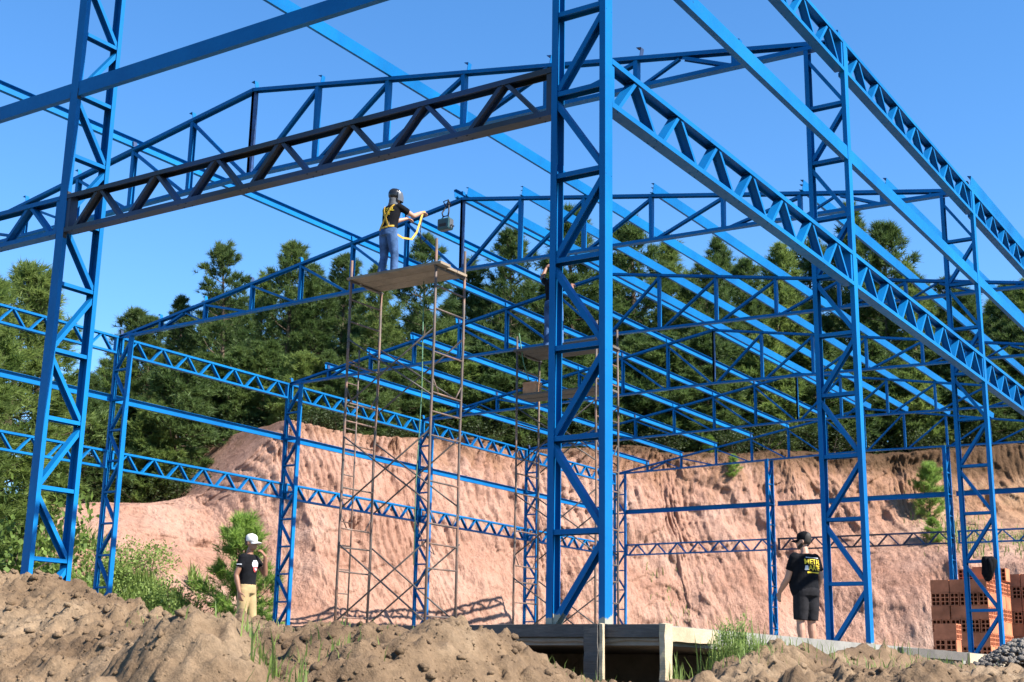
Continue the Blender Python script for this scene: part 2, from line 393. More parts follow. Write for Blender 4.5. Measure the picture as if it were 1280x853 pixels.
# ---- earth bank and cut cliff behind the shed: stations (base point, outward unit vector, profile offset/height)
ST = [
 ((-21.0, -6.0), (-1.0, 0.05), [(0, -.5), (2, .3), (4, .9), (6, 1.5), (8, 2.0), (11, 2.6), (14, 3.0), (18, 3.0), (60, 3)]),
 ((-19.5, 6.0),  (-1.0, 0.1),  [(0, -.5), (2.5, .8), (5, 1.6), (7, 2.3), (9, 2.9), (11, 3.3), (13, 3.6), (17, 3.5), (60, 3.5)]),
 ((-19.0, 13.5), (-.98, .2),   [(0, -.5), (2.4, .8), (4.5, 1.7), (6.5, 2.7), (8.5, 3.6), (10, 4.1), (12, 4.3), (15, 4.1), (60, 4)]),
 ((-19.7, 20.4), (-.94, .34),   [(0, -.5), (1.8, .8), (3.4, 1.7), (5.0, 2.9), (6.2, 3.8), (7.3, 4.6), (8.6, 5.0), (12, 4.8), (60, 4.8)]),
 ((-20.0, 22.2), (-.93, .37),  [(0, -.5), (1.0, .9), (2.0, 2.2), (2.9, 3.5), (3.7, 4.8), (4.5, 6.1), (5.3, 7.3), (7.5, 7.5), (60, 7.5)]),
 ((-20.1, 27.0), (-.88, .47),  [(0, -.5), (0.9, .9), (1.9, 2.3), (2.7, 3.7), (3.5, 5.1), (4.3, 6.5), (5.1, 7.8), (7, 8.0), (60, 8)]),
 ((-19.2, 32.0), (-.80, .60),  [(0, -.5), (0.8, .9), (1.7, 2.4), (2.4, 3.9), (3.1, 5.3), (3.8, 6.8), (4.5, 8.1), (6.5, 8.3), (60, 8.3)]),
 ((-15.8, 36.0), (-.70, .71),  [(0, -.5), (1.0, .9), (2.1, 2.4), (2.9, 3.9), (3.6, 5.4), (4.4, 6.9), (5.1, 8.3), (7, 8.6), (60, 8.6)]),
 ((-12.0, 38.8), (-.62, .78),  [(0, -.5), (1.2, 1.2), (2.6, 2.6), (3.6, 3.9), (4.4, 5.4), (5.2, 7.0), (6.0, 8.5), (8, 8.8), (60, 8.8)]),
 ((-8.2, 41.0),  (-.55, .83),  [(0, -.5), (0.8, 1.9), (1.7, 4.0), (4.0, 5.1), (6.2, 6.2), (7.3, 7.6), (8.2, 8.9), (10, 9.3), (60, 9.3)]),
 ((-3.5, 43.5),  (-.48, .88),  [(0, -.5), (0.7, 1.9), (1.5, 4.0), (4.6, 5.3), (7.4, 6.7), (8.6, 8.2), (9.4, 9.7), (11, 10), (60, 10)]),
 ((4.0, 47.5),   (-.42, .91),  [(0, -.5), (0.7, 1.7), (1.5, 3.7), (5.0, 5.2), (8.4, 6.8), (9.6, 8.3), (10.4, 9.9), (12, 10.3), (60, 10.3)]),
 ((16.0, 53.0),  (-.40, .92),  [(0, -.5), (0.6, 1.0), (1.2, 2.2), (5.0, 3.6), (8.4, 5.4), (9.6, 7.8), (10.4, 9.9), (12, 10.3), (60, 10.3)]),
 ((60.0, 72.0),  (-.40, .92),  [(0, -.5), (0.6, 1.0), (1.2, 2.2), (5.0, 3.6), (8.4, 5.4), (9.6, 7.8), (10.4, 9.9), (12, 10.3), (60, 10.3)]),
]
def station_interp():
    base = np.array([s[0] for s in ST]); out = np.array([s[1] for s in ST]); out /= np.linalg.norm(out, axis=1)[:, None]
    prof = np.array([s[2] for s in ST], float)
    seg = np.hypot(*np.diff(base, axis=0).T); cs = np.concatenate([[0], np.cumsum(seg)])
    return base, out, prof, cs
bS, oS, pS, cS = station_interp()
def cr(tk, vals, t):
    """smooth (pchip-like) interpolation of rows of vals at knots tk"""
    t = np.clip(t, tk[0], tk[-1]); i = np.clip(np.searchsorted(tk, t, 'right')-1, 0, len(tk)-2)
    f = (t-tk[i])/(tk[i+1]-tk[i]); f = f.reshape(f.shape+(1,)*(vals.ndim-1)); f2 = 0.45*f + 0.55*f*f*(3-2*f)
    return vals[i]*(1-f2) + vals[i+1]*f2
s_vals = np.concatenate([np.linspace(0, cS[2], 90, endpoint=False), np.linspace(cS[2], cS[11], 1400, endpoint=False), np.linspace(cS[11], cS[-1], 60)])
t_vals = np.concatenate([np.linspace(0, 6, 165, endpoint=False), np.linspace(6, 7, 16, endpoint=False), np.linspace(7, 8, 14)])
def bank_surface():
    B = cr(cS, bS, s_vals); O = cr(cS, oS, s_vals); O /= np.linalg.norm(O, axis=1)[:, None]
    P = cr(cS, pS, s_vals)                                   # (ns, 9, 2)
    ti = np.clip(t_vals.astype(int), 0, 7); tf = t_vals-ti
    prof = P[:, ti, :]*(1-tf)[None, :, None] + P[:, ti+1, :]*tf[None, :, None]
    off, z = prof[..., 0], prof[..., 1]
    S = np.repeat(s_vals[:, None], len(t_vals), 1); T = np.repeat(t_vals[None, :], len(s_vals), 0)
    # wander of the rim and big lobes
    lob = fbm(S*0.16, T*0.35, S*0, 3, 21)
    off = off + 0.8*lob*smooth(0, 1.5, T)*(1-smooth(6.8, 8, T)) + 0.5*fbm(S*0.5, T*0.5, S*0, 3, 22)*smooth(.5, 2, T)*(1-smooth(6.5, 7.5, T))
    steep = smooth(cS[3]-2.5, cS[4]+1.0, S)
    face = smooth(0.3, 1.2, T)*(1-smooth(6.0, 6.6, T))
    # excavator tooth grooves: near-vertical ribs, slanting and in patches
    patch = np.maximum(smooth(-0.05, 0.3, fbm(S*0.22, T*0.6, S*0, 3, 31)), 0.8*smooth(3.6, 4.8, T + .8*vnoise(S*.4, T*.2, S*0, 32)))
    slant = S*1.0 + T*(0.12 + 0.35*vnoise(S*0.12, T*0.25, S*0, 33))
    ph = slant/0.29 + 0.7*fbm(S*1.4, T*0.7, S*0, 3, 34)
    rib = np.abs(np.sin(np.pi*ph))**0.45
    amp = (0.05 + 0.26*patch)*(0.30 + 0.70*smooth(2.0, 4.5, T))*steep*(1 - 0.62*smooth(cS[6], cS[8], S))*(.35 + .65*smooth(-.35, .25, fbm(S*.8, T*.5, S*0, 3, 36)))
    d = -amp*rib*face
    # erosion gullies and fallen hollows
    gul = np.clip(fbm(S*0.8 + 0.3*T, T*0.30, S*0, 3, 41), 0.16, 1)-0.16
    d += 1.0*gul*face*steep*smooth(2.2, 4.2, T)
    hol = np.clip(fbm(S*0.6, T*0.9, S*0, 4, 43), 0.18, 1)-0.18
    d += 0.7*hol*face
    d += 0.18*fbm(S*2.3, T*1.5, S*0, 5, 45, 0.6)*face + 0.09*np.abs(fbm(S*5, T*6, S*0, 4, 46, .75))*smooth(0, .5, T)
    # broken, blocky scarps with overhanging lips
    st = fbm(S*0.33, T*0.55, S*0, 3, 52)*5 + T*0.75
    lip = (st-np.floor(st)); d += 0.07*smooth(0.0, 0.9, lip)*smooth(-.1, .3, fbm(S*.3, T*.5, S*0, 2, 53))*face
    off = off + d
    z = z + 0.10*fbm(S*1.2, T*2.2, S*0, 4, 47)*smooth(0, .6, T) + 0.32*fbm(S*0.45, T*0.2, S*0, 3, 48)*smooth(5.2, 6.2, T)
    X = B[:, None, 0] + O[:, None, 0]*off; Y = B[:, None, 1] + O[:, None, 1]*off
    return np.stack([X, Y, z], -1)
BK = bank_surface()
ns, nt_ = BK.shape[:2]
bank_v = BK.reshape(-1, 3); bank_f = grid_faces(ns, nt_)
bank = structure(np_obj('earth_bank', bank_v, bank_f, CLAY, smooth=True))
step_i = np.arange(0, ns, 4); BKc = BK[step_i][:, ::3]
BANK_BVH = BVHTree.FromPolygons([tuple(v) for v in BKc.reshape(-1, 3)], [tuple(f) for f in grid_faces(BKc.shape[0], BKc.shape[1])])
def bank_z(x, y):
    h = BANK_BVH.ray_cast(V((x, y, 60)), V((0, 0, -1)))
    return h[0].z if h[0] is not None else float(ground_z(np.array(x), np.array(y)))

# ---- shed floor slab, hollow underneath along its front edge
slab = MB()
slab.box((-W-0.35, -0.16, -0.12), (0.47, YS[-1]+0.5, -0.004))
o = structure(slab.build('floor_slab', CONCRETE))
f = MB(); f.box((-W-0.2, 2.2, -0.6), (-0.6, YS[-1]+0.3, -0.125))
structure(f.build('foundation', CONCRETE))

# ---- dug soil in front of the shed: a finely modelled sheet lying on the ground
def pebbles(x, y, seed):
    """rounded lumps of random size, one per cell (0..1)"""
    ix, iy = np.floor(x), np.floor(y); best = np.zeros_like(x); z0 = np.zeros_like(ix)
    for dx in (-1, 0, 1):
        for dy in (-1, 0, 1):
            cx, cy = ix+dx, iy+dy
            px, py = cx + _h(cx, cy, z0, seed), cy + _h(cx, cy, z0, seed+1); r = .25 + .6*_h(cx, cy, z0, seed+2)
            ang = 6.283*_h(cx, cy, z0, seed+3); ca, sa = np.cos(ang), np.sin(ang); ex = .55 + .6*_h(cx, cy, z0, seed+4)
            u_, v_ = (x-px)*ca + (y-py)*sa, ((y-py)*ca - (x-px)*sa)/ex
            q_ = np.maximum(np.abs(u_)*.9 + np.abs(v_)*.45, np.abs(v_)*.95)/r                       # angular plan outline
            best = np.maximum(best, r*np.clip(1.25*(1-q_), 0, .62 + .38*_h(cx, cy, z0, seed+5)) * (1 + .35*(u_+v_)))
    return best
def mound_h(X, Y):
    def m(cx, cy, rx, ry, h, p=2.0): return h*np.exp(-(np.abs((X-cx)/rx)**p + np.abs((Y-cy)/ry)**p))
    z = ground_z(X, Y) + 0.02
    # spoil bank along the gable, falling to the right
    crest = np.interp(X, [-12, -6, -4.6, -3.7, -3.35, -3.05, -2.75, -2.45, -2.1, -1.65, -1.3, -0.95, -0.5, -0.15, 0.10, 0.22, 0.35, 0.55, 0.8, 1.2],
                         [.48, .42, .33, .25, .19, .17, .08, -.01, -.07, -.04, -.06, -.12, -.12, -.16, -.10, -.15, -.29, -.46, -.58, -.66])
    prof = np.where(Y > -1.5, np.exp(-((Y+1.5)/0.62)**2), np.exp(-((Y+1.5)/1.7)**2))
    g0 = ground_z(X, Y)
    z = np.maximum(z, g0 + np.maximum(crest-g0, 0)*prof)
    # nearer heap, lower left
    z = np.maximum(z, -2.2 + 2.08*np.exp(-(((X+0.35)/1.15)**2 + ((Y+3.05)/0.85)**2)))
    z = np.maximum(z, -2.2 + 2.12*np.exp(-(((X+2.6)/1.3)**2 + ((Y+3.2)/1.0)**2)))
    # low bank right of the corner
    crest2 = np.interp(Y, [-3.2, -1.6, -0.6, 0.3, 1.6, 3.5, 6, 10, 14], [-1.2, -.55, -.42, -.31, -.27, -.28, -.23, -.19, -.25])
    prof2 = np.where(X < 1.3, np.exp(-((X-1.3)/0.95)**2), np.exp(-((X-1.3)/1.7)**2))
    z = np.maximum(z, g0 + np.maximum(crest2-g0, 0)*prof2)
    z = z + m(1.0, -0.05, .26, .34, .17)
    z = np.maximum(z, g0 + (np.interp(Y, [.35, .75, 2, 3.9, 4.25, 5], [-.46, -.14, -.125, -.13, -.24, -.3])-g0)*np.exp(-((X-.74)/.30)**2)*(X > .3))
    n = 0.06*fbm(X*2.2, Y*2.2, X*0, 4, 61) + 0.060*fbm(X*11, Y*11, X*0, 4, 60, .75)
    wx, wy = X + .03*vnoise(X*9, Y*9, X*0, 65), Y + .03*vnoise(X*9, Y*9, X*0, 66)
    for q, (cell, amp) in enumerate(((.34, .085), (.15, .075), (.075, .048), (.036, .022))):
        n = n + amp*pebbles(wx/cell, wy/cell, 70+q)*(0.55 + 0.45*smooth(-.25, .3, vnoise(X*1.7+q*5, Y*1.7, X*0, 90+q)))
    n = n + 0.0
    under = smooth(-0.75, -0.30, Y)*(1-smooth(0.35, 0.8, X))          # pit along the slab edge
    z = z*(1-under) + np.minimum(z, -0.36)*under
    return z + n*(1-0.5*under)
mx = np.concatenate([np.linspace(-13, -5.2, 60, endpoint=False), np.linspace(-5.2, 3.2, 560, endpoint=False), np.linspace(3.2, 6.5, 40)])
my = np.concatenate([np.linspace(-7.0, -4.2, 45, endpoint=False), np.linspace(-4.2, 0.9, 290, endpoint=False), np.linspace(0.9, 18, 150)])
mX, mY = np.meshgrid(mx, my, indexing='ij'); mZ = mound_h(mX, mY)
inside = smooth(0.50, 0.42, mX)*smooth(-0.05, 0.1, mY); mZ = mZ*(1-inside) + (-0.9)*inside
edge = np.minimum.reduce([smooth(-13, -11.5, mX), smooth(6.5, 5.2, mX), smooth(-7, -6, mY), smooth(18, 16, mY)])
mZ = mZ*edge + (ground_z(mX, mY)-0.15)*(1-edge)
structure(np_obj('dug_soil', np.stack([mX, mY, mZ], -1).reshape(-1, 3), grid_faces(len(mx), len(my)), SOIL, smooth=True))
def soil_z(x, y):
    i = min(max(int(np.searchsorted(mx, x))-1, 0), len(mx)-2); j = min(max(int(np.searchsorted(my, y))-1, 0), len(my)-2)
    a, b = (x-mx[i])/(mx[i+1]-mx[i]), (y-my[j])/(my[j+1]-my[j])
    return float(mZ[i, j]*(1-a)*(1-b) + mZ[i+1, j]*a*(1-b) + mZ[i, j+1]*(1-a)*b + mZ[i+1, j+1]*a*b)


# ================================================================== STEEL FRAME
PANEL = 0.6
def lattice_column(loc, span, top_in, top_out, label, group, rz=0.0, start=0, far=False):
    """two channel chords in the local XZ plane: inner chord at x=-span, outer chord at x=0 (webs outwards), zig-zag lacing"""
    t = thing('lattice_column', loc, label, 'column', group, rz)
    c = 0.05
    MB().channel((0, c, 0), (0, c, top_out), (1, 0, 0), 0.10, 0.045).build('chord', BLUE, t)
    MB().channel((-span, c, 0), (-span, c, top_in), (-1, 0, 0), 0.10, 0.045).build('chord', BLUE, t)
    MB().box((-span-0.03, -0.03, -0.003), (0.03, 0.13, 0.010)).build('base_plate', BLUE, t)
    xi, xo = -span+0.007, -0.007
    n = int(top_in/PANEL - 0.35)
    for k in range(1, n+1):
        z = k*PANEL
        MB().channel((xi, c, z), (xo, c, z), (0, 0, 1), 0.082, 0.034).build('strut', BLUE, t)
    for k in range(n+1):
        z0 = k*PANEL + 0.02; z1 = min((k+1)*PANEL - 0.045, top_in-0.05)
        a, b = (xi, xo) if (k+start) % 2 == 0 else (xo, xi)
        s = 1 if a < b else -1
        MB().channel((a+0.02*s, c, z0), (b-0.02*s, c, z1), (-s*0.6, 0, 0.8), 0.076, 0.036).build('diagonal', BLUE, t)
    return t
def zc(x):                                       # underside of the roof-truss bottom chord
    return ZTB + (RB-ZTB)*(1-abs(x+W/2)/(W/2))
for k, y in enumerate(YS):
    lattice_column((0, y, 0), CD, zc(-CD)-0.005, H-0.006, f'blue lattice column of the right long wall, {ORD[k]} from the front corner', 'lattice columns of the right wall', far=k > 2)
for k, y in enumerate(YS):
    t = lattice_column((-W, y+0.10, 0), CD, zc(-CD)-0.005, H-0.006, f'blue lattice column of the left long wall, {ORD[k]} from the front', 'lattice columns of the left wall', rz=math.pi)
# gable columns (lacing runs front to back)
lattice_column((L1X, 0.0, 0), L1D, 0, 0, '', '') if False else None
def gable_column(xr, y0, label, group, htop, flip):
    # local x axis points to -Y (front) so that the outer chord faces the front
    if not flip:
        return lattice_column((xr-0.10, y0, 0), L1D, htop, htop, label, group, rz=-math.pi/2, start=1)
    return lattice_column((xr, y0, 0), L1D, htop, htop, label, group, rz=math.pi/2, start=1)
gc = gable_column(L1X, 0.0, 'tall blue lattice column at the left of the picture, carrying the dark truss', 'gable columns of the front', zc(L1X)-0.006, False)
for z0, z1 in ((ZMB-.05, ZMB+.05), (ZMT-.06, ZMT+.03), (ZGB-.03, ZGB+.07)):        # local x points to the front, local y to the right
    MB().box((-0.040, 0.0995, z0), (0.0012, 0.1015, z1)).build('weld_mark', BLACKSPOT, gc)
    MB().box((-0.02, -0.0015, z0), (0.0012, 0.0005, z1-.02)).build('weld_mark', BLACKSPOT, gc)
gable_column(BX1, 0.0, 'front gable column beyond the left edge, farther from the corner', 'gable columns of the front', zc(BX1)-0.006, False)
gable_column(BX1-0.10, YS[-1]+0.10, 'slim back gable column beside the man in black shorts', 'gable columns of the back', zc(BX1)-0.006, True)
gable_column(BX2-0.10, YS[-1]+0.10, 'slim back gable column rising behind the brick stack', 'gable columns of the back', zc(BX2)-0.006, True)

# ---- roof trusses
NP = 7
def top_z(x): return H + (R-H)*(1-abs(x+W/2)/(W/2))
def roof_truss(k):
    y = YS[k]; c = 0.05
    t = thing('roof_truss', (-W/2, y, 0), f'blue gable roof truss of the {ORD[k]} frame from the front', 'roof truss', 'roof trusses across the shed')
    def P(x, z): return (x+W/2, c, z)
    sl = (R-H)/(W/2)
    for s, xe in ((-1, -W), (1, 0.0)):
        n = V((s*sl, 0, 1)).normalized()
        MB().channel(P(xe - s*0.0, top_z(xe)), P(-W/2, R), n, 0.10, 0.045).build('top_chord', BLUE, t)
        n2 = V((0, 0, -1))
        MB().channel(P(xe - s*0.052, zc(xe - s*0.052)), P(-W/2 + s*0.0, RB), n2, 0.10, 0.045).build('bottom_chord', BLUE, t)
    pw = W/2/NP
    dz = 0.046
    for s in (-1, 1):
        X = lambda i: -W/2 + s*pw*i
        for i in range(0 if s < 0 else 1, NP):
            x = X(i)
            if i == 0:
                MB().channel(P(x-0.02, RB+dz), P(x-0.02, R-dz-0.01), (-1, 0, 0), 0.088, 0.04).build('ridge_post', BLUE, t)
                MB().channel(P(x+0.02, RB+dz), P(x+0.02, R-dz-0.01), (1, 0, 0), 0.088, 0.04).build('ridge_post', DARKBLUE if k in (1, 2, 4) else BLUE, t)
            else:
                MB().channel(P(x, zc(x)+dz), P(x, top_z(x)-dz), (s, 0, 0), 0.086, 0.05).build('post', BLUE, t)
        for i in range(0, 5):
            a, b = X(i) + s*0.06, X(i+1) - s*0.04
            MB().channel(P(a, zc(a)+dz), P(b, top_z(b)-dz-0.012), (s*0.5, 0, 1) , 0.07, 0.038).build('diagonal', BLUE, t)
        a, m_, b = X(6) - s*0.05, X(5.45), X(5) + s*0.05
        MB().channel(P(a, zc(a)+dz), P(m_+s*0.03, top_z(m_)-dz), (-s*0.3, 0, 1), 0.07, 0.038).build('diagonal', BLUE, t)
        MB().channel(P(b, zc(b)+dz), P(m_-s*0.03, top_z(m_)-dz), (s*0.3, 0, 1), 0.05, 0.026).build('diagonal', BLUE, t)
        x = X(6.55); MB().channel(P(x, zc(x)+dz), P(x, top_z(x)-dz), (s, 0, 0), 0.086, 0.03).build('post', BLUE, t)
        # purlin cleats on top
        for i in range(1 if s > 0 else 0, NP+1):
            x = X(i) + (0 if i < NP else -s*0.10)
            n = V((s*sl, 0, 1)).normalized(); base = V(P(x, top_z(x))); d = V((-1, 0, s*sl)).normalized() if s > 0 else V((-1, 0, -sl)).normalized()
            d = V((1, 0, -s*sl)).normalized()
            mb = MB(); q = base + d*0.03
            mb.bar(q + n*0.003, q + n*0.10, d, 0.07, 0.006)
            mb.bar(base - d*0.03 + n*0.105, base + d*0.03 + n*0.105, n, 0.07, 0.006)
            mb.build('purlin_cleat', BLUE if (i+k) % 3 else PRIMER, t)
    return t
for k in range(7): roof_truss(k)

# ---- purlins: one long channel each, from its first frame to the last
def purlin(side, i, k0, label, shift=0.0):
    pw = W/2/NP; sl = (R-H)/(W/2)
    x = -W/2 + side*(pw*i + shift)
    if i == NP: x -= side*0.06
    n = V((side*sl, 0, 1)).normalized(); d = V((1, 0, -side*sl)).normalized()     # d points to +X
    base = V((x, 0, top_z(x))) + n*(0.075+0.004) + d*0.05
    y0 = YS[k0] - (0.9 if k0 == 0 else 0.05); y1 = YS[-1]+0.22
    p0 = V((base.x, y0, base.z)); p1 = V((base.x, y1, base.z))
    out = d if side > 0 else -d
    if side < 0: p0 -= d*0.05; p1 -= d*0.05
    o = MB().channel(p0, p1, out, 0.150, 0.052, 0.004).build('purlin', BLUE, None, origin=p0)
    o.location = p0
    tag(o, label, 'purlin', 'roof purlins')
    return o
NUM = {1: 'first', 2: 'second', 3: 'third', 4: 'fourth', 5: 'fifth', 6: 'sixth', 7: 'seventh'}
purlin(1, 0, 2, 'blue ridge purlin on the right side of the roof ridge', 0.10)
purlin(-1, 0, 2, 'blue ridge purlin on the left side of the roof ridge', 0.10)
for i, k0 in ((1, 2), (2, 0), (3, 2), (5, 2), (6, 2), (7, 2)):
    extra = ', reaching the front gable' if k0 == 0 else ', at the eave' if i == 7 else ''
    purlin(1, i, k0, f'blue purlin on the right roof slope, {NUM[i]} down from the ridge{extra}')
for i, k0 in ((1, 2), (2, 0), (3, 3), (4, 3), (5, 3), (6, 3)):
    extra = ', reaching the front gable' if k0 == 0 else ''
    purlin(-1, i, k0, f'blue purlin on the left roof slope, {NUM[i]} down from the ridge{extra}')

# ---- lattice girders between columns
def wall_truss(p0, p1, outn, zt, zb, label, group, mat=BLUE, n=7, posts=True):
    """Warren girder from p0 to p1 (plan points on the outer face), outn = outward plan direction"""
    p0 = V((*p0, 0)); p1 = V((*p1, 0)); d = (p1-p0); L = d.length; d.normalize(); outn = V((*outn, 0))
    t = thing('wall_truss', p0 - outn*0.05 + V((0, 0, zb)), label, 'lattice girder', group)
    h = zt-zb; Z = V((0, 0, 1)); O = V((0, 0, 0))
    MB().channel(O + Z*h, d*L + Z*h, Z, 0.10, 0.04).build('top_chord', mat, t)
    MB().channel(O, d*L, -Z, 0.10, 0.04).build('bottom_chord', mat, t)
    e = 0.042; step = (L-0.10)/n
    if posts:
        for q in (0.022, L-0.022):
            MB().bar(d*q + Z*0.008, d*q + Z*(h-0.008), outn, 0.042, 0.084).build('end_post', mat, t)
    for k in range(n):
        a = 0.05 + k*step + 0.025; m_ = 0.05 + (k+0.5)*step; b = 0.05 + (k+1)*step - 0.025
        MB().channel(d*a + Z*e*0.3, d*(m_-0.022) + Z*(h-e*0.3), -d + Z*0.6, 0.078, 0.03).build('diagonal', mat, t)
        MB().channel(d*b + Z*e*0.3, d*(m_+0.022) + Z*(h-e*0.3), d + Z*0.6, 0.078, 0.03).build('diagonal', mat, t)
    return t
def girt(p0, p1, outn, label, group, z0=ZGB, z1=ZGT):
    p0 = V((*p0, 0)); p1 = V((*p1, 0)); outn = V((*outn, 0)); zc_ = V((0, 0, (z0+z1)/2))
    o = MB().channel(V((0, 0, 0)), p1-p0, outn, z1-z0, 0.055, 0.005).build('girt', BLUE)
    o.location = p0 + zc_ - outn*0.004
    return tag(o, label, 'girt', group)
BAY = ['nearest', 'second', 'third', 'fourth', 'fifth', 'rearmost']
for k in range(6):
    a, b = YS[k]+0.102, YS[k+1]-0.002
    wall_truss((0, a), (0, b), (1, 0), H, ZEB, f'blue lattice eave girder of the right wall, {BAY[k]} bay', 'eave girders of the right wall')
    wall_truss((0, a), (0, b), (1, 0), ZMT, ZMB, f'blue lattice girder halfway up the right wall, {BAY[k]} bay', 'mid-height girders of the right wall')
    girt((0, a), (0, b), (1, 0), f'plain blue girt of the right wall, {BAY[k]} bay', 'girts of the right wall')
    wall_truss((-W, a), (-W, b), (-1, 0), H, ZEB, f'blue lattice eave girder of the left wall, {BAY[k]} bay', 'eave girders of the left wall')
    wall_truss((-W, a), (-W, b), (-1, 0), ZMT, ZMB, f'blue lattice girder halfway up the left wall, {BAY[k]} bay', 'mid-height girders of the left wall')
    girt((-W, a), (-W, b), (-1, 0), f'plain blue girt of the left wall, {BAY[k]} bay', 'girts of the left wall')
# front gable (right bay in dark primer)
fx = [(-CD-0.002, L1X+0.002), (L1X-0.102, BX1+0.002), (BX1-0.102, -W+CD+0.002)]
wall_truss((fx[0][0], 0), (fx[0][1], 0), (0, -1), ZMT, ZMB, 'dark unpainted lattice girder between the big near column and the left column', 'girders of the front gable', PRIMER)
wall_truss((fx[1][0], 0), (fx[1][1], 0), (0, -1), ZMT, ZMB, 'blue lattice girder running off the left edge of the picture', 'girders of the front gable')
wall_truss((fx[2][0], 0), (fx[2][1], 0), (0, -1), ZMT, ZMB, 'blue lattice girder at the far left end of the front gable', 'girders of the front gable')
girt(fx[0][:1]+(0,), fx[0][1:]+(0,), (0, -1), 'plain blue beam high on the front gable, right of the left column', 'girts of the front gable')
girt(fx[1][:1]+(0,), fx[1][1:]+(0,), (0, -1), 'plain blue beam high on the front gable, left of the left column', 'girts of the front gable')
girt(fx[2][:1]+(0,), fx[2][1:]+(0,), (0, -1), 'plain blue beam at the far left end of the front gable', 'girts of the front gable')
yb = YS[-1]+0.10
bxs = [(-W+CD+0.002, BX1-0.102), (BX1+0.002, BX2-0.102), (BX2+0.002, -CD-0.002)]
for (a, b), nm, mt in zip(bxs, ('left', 'middle', 'right'), (BLUE, PRIMER, BLUE)):
    wall_truss((a, yb), (b, yb), (0, 1), ZMT, ZMB, f'{"dark unpainted" if mt is PRIMER else "blue"} lattice girder low on the back gable, {nm} bay', 'girders of the back gable', mt)
    girt((a, yb), (b, yb), (0, 1), f'plain blue girt across the back gable, {nm} bay', 'girts of the back gable')

# ---- small black scorch plates where the dark girder was welded on
# ================================================================== SITE OBJECTS
# ---- formwork round the slab edge
def board(name, lo, hi, mat, label, cat, group=None, jitter=0.004, rot=0.0):
    lo, hi = V(lo), V(hi); c = (lo+hi)/2; h = (hi-lo)/2
    ax = max(range(3), key=lambda i: h[i]); n = 9
    mb = MB(); secs = []
    o1, o2 = [i for i in range(3) if i != ax]
    rr = random.Random(hash(label) & 0xffff)
    for k in range(n):
        t = -1 + 2*k/(n-1); p = V((0, 0, 0)); p[ax] = h[ax]*t
        ring = []
        for a, b in ((-1, -1), (1, -1), (1, 1), (-1, 1)):
            q = p.copy(); q[o1] = a*h[o1] + rr.uniform(-jitter, jitter); q[o2] = b*h[o2] + rr.uniform(-jitter, jitter)
            if k in (0, n-1): q[ax] += rr.uniform(-jitter, jitter)*2
            ring.append(q)
        secs.append(ring)
    for r_ in secs: mb.v += r_
    for k in range(n-1):
        for j in range(4):
            mb.f.append((k*4+j, k*4+(j+1) % 4, (k+1)*4+(j+1) % 4, (k+1)*4+j))
    mb.f += [(3, 2, 1, 0), tuple((n-1)*4+i for i in range(4))]
    o = mb.build(name, mat); o.location = c; o.rotation_euler = (0, rot, 0)
    bm = bmesh.new(); bm.from_mesh(o.data); bmesh.ops.recalc_face_normals(bm, faces=bm.faces); bm.to_mesh(o.data); bm.free()
    return tag(o, label, cat, group)
board('formwork_board', (-6.0, -0.205, -0.075), (0.50, -0.165, 0.000), GREYWOOD, 'long dark weathered board along the front edge of the floor slab', 'board', 'formwork boards')
board('formwork_board', (0.475, -0.16, -0.095), (0.515, 0.50, -0.012), PALEWOOD, 'short pale board facing the sun at the slab corner', 'board', 'formwork boards')
board('formwork_board', (0.475, 4.25, -0.085), (0.515, 6.3, -0.010), GREYWOOD, 'dark board along the slab edge right of the second column', 'board', 'formwork boards')
board('formwork_board', (0.475, 6.42, -0.13), (0.515, 8.4, -0.012), PALEWOOD, 'pale splintered board below the loose bricks', 'board', 'formwork boards')
board('wooden_stake', (0.005, -0.27, -0.42), (0.10, -0.215, -0.003), GREYWOOD, 'grey timber stake in front of the slab, under the big near column', 'stake', 'formwork stakes')
board('wooden_stake', (0.518, -0.30, -0.50), (0.555, -0.21, -0.004), PALEWOOD, 'pale sawn stake at the corner of the slab', 'stake', 'formwork stakes')
board('wooden_stake', (0.106, -0.262, -0.42), (0.128, -0.235, 0.002), PALEWOOD, 'thin pale stick leaning on the grey timber stake', 'stick', None, 0.002)  # pale strip standing in for the grey stake's sunlit side face
board('wooden_stake', (0.525, 6.9, -0.30), (0.565, 6.94, -0.02), PALEWOOD, 'small pale stake near the loose bricks', 'stake', 'formwork stakes')
# ragged concrete squeezed out under the front board, and grout strip along the right edge
cxs = np.linspace(-3.2, 0.45, 120); drip = MB()
lo_z = -0.105 - 0.03*np.clip(fbm(cxs*3, cxs*0, cxs*0, 4, 5), -0.4, 1)
for i in range(len(cxs)-1):
    b = len(drip.v)
    for x, zl in ((cxs[i], lo_z[i]), (cxs[i+1], lo_z[i+1])):
        drip.v += [V((x, -0.163, -0.078)), V((x, -0.178, -0.078)), V((x, -0.176, zl)), V((x, -0.163, zl))]
    drip.f += [(b, b+1, b+5, b+4), (b+1, b+2, b+6, b+5), (b+2, b+3, b+7, b+6)]
d_ = drip.build('concrete_lip', CONCRETE, None, True); structure(d_)

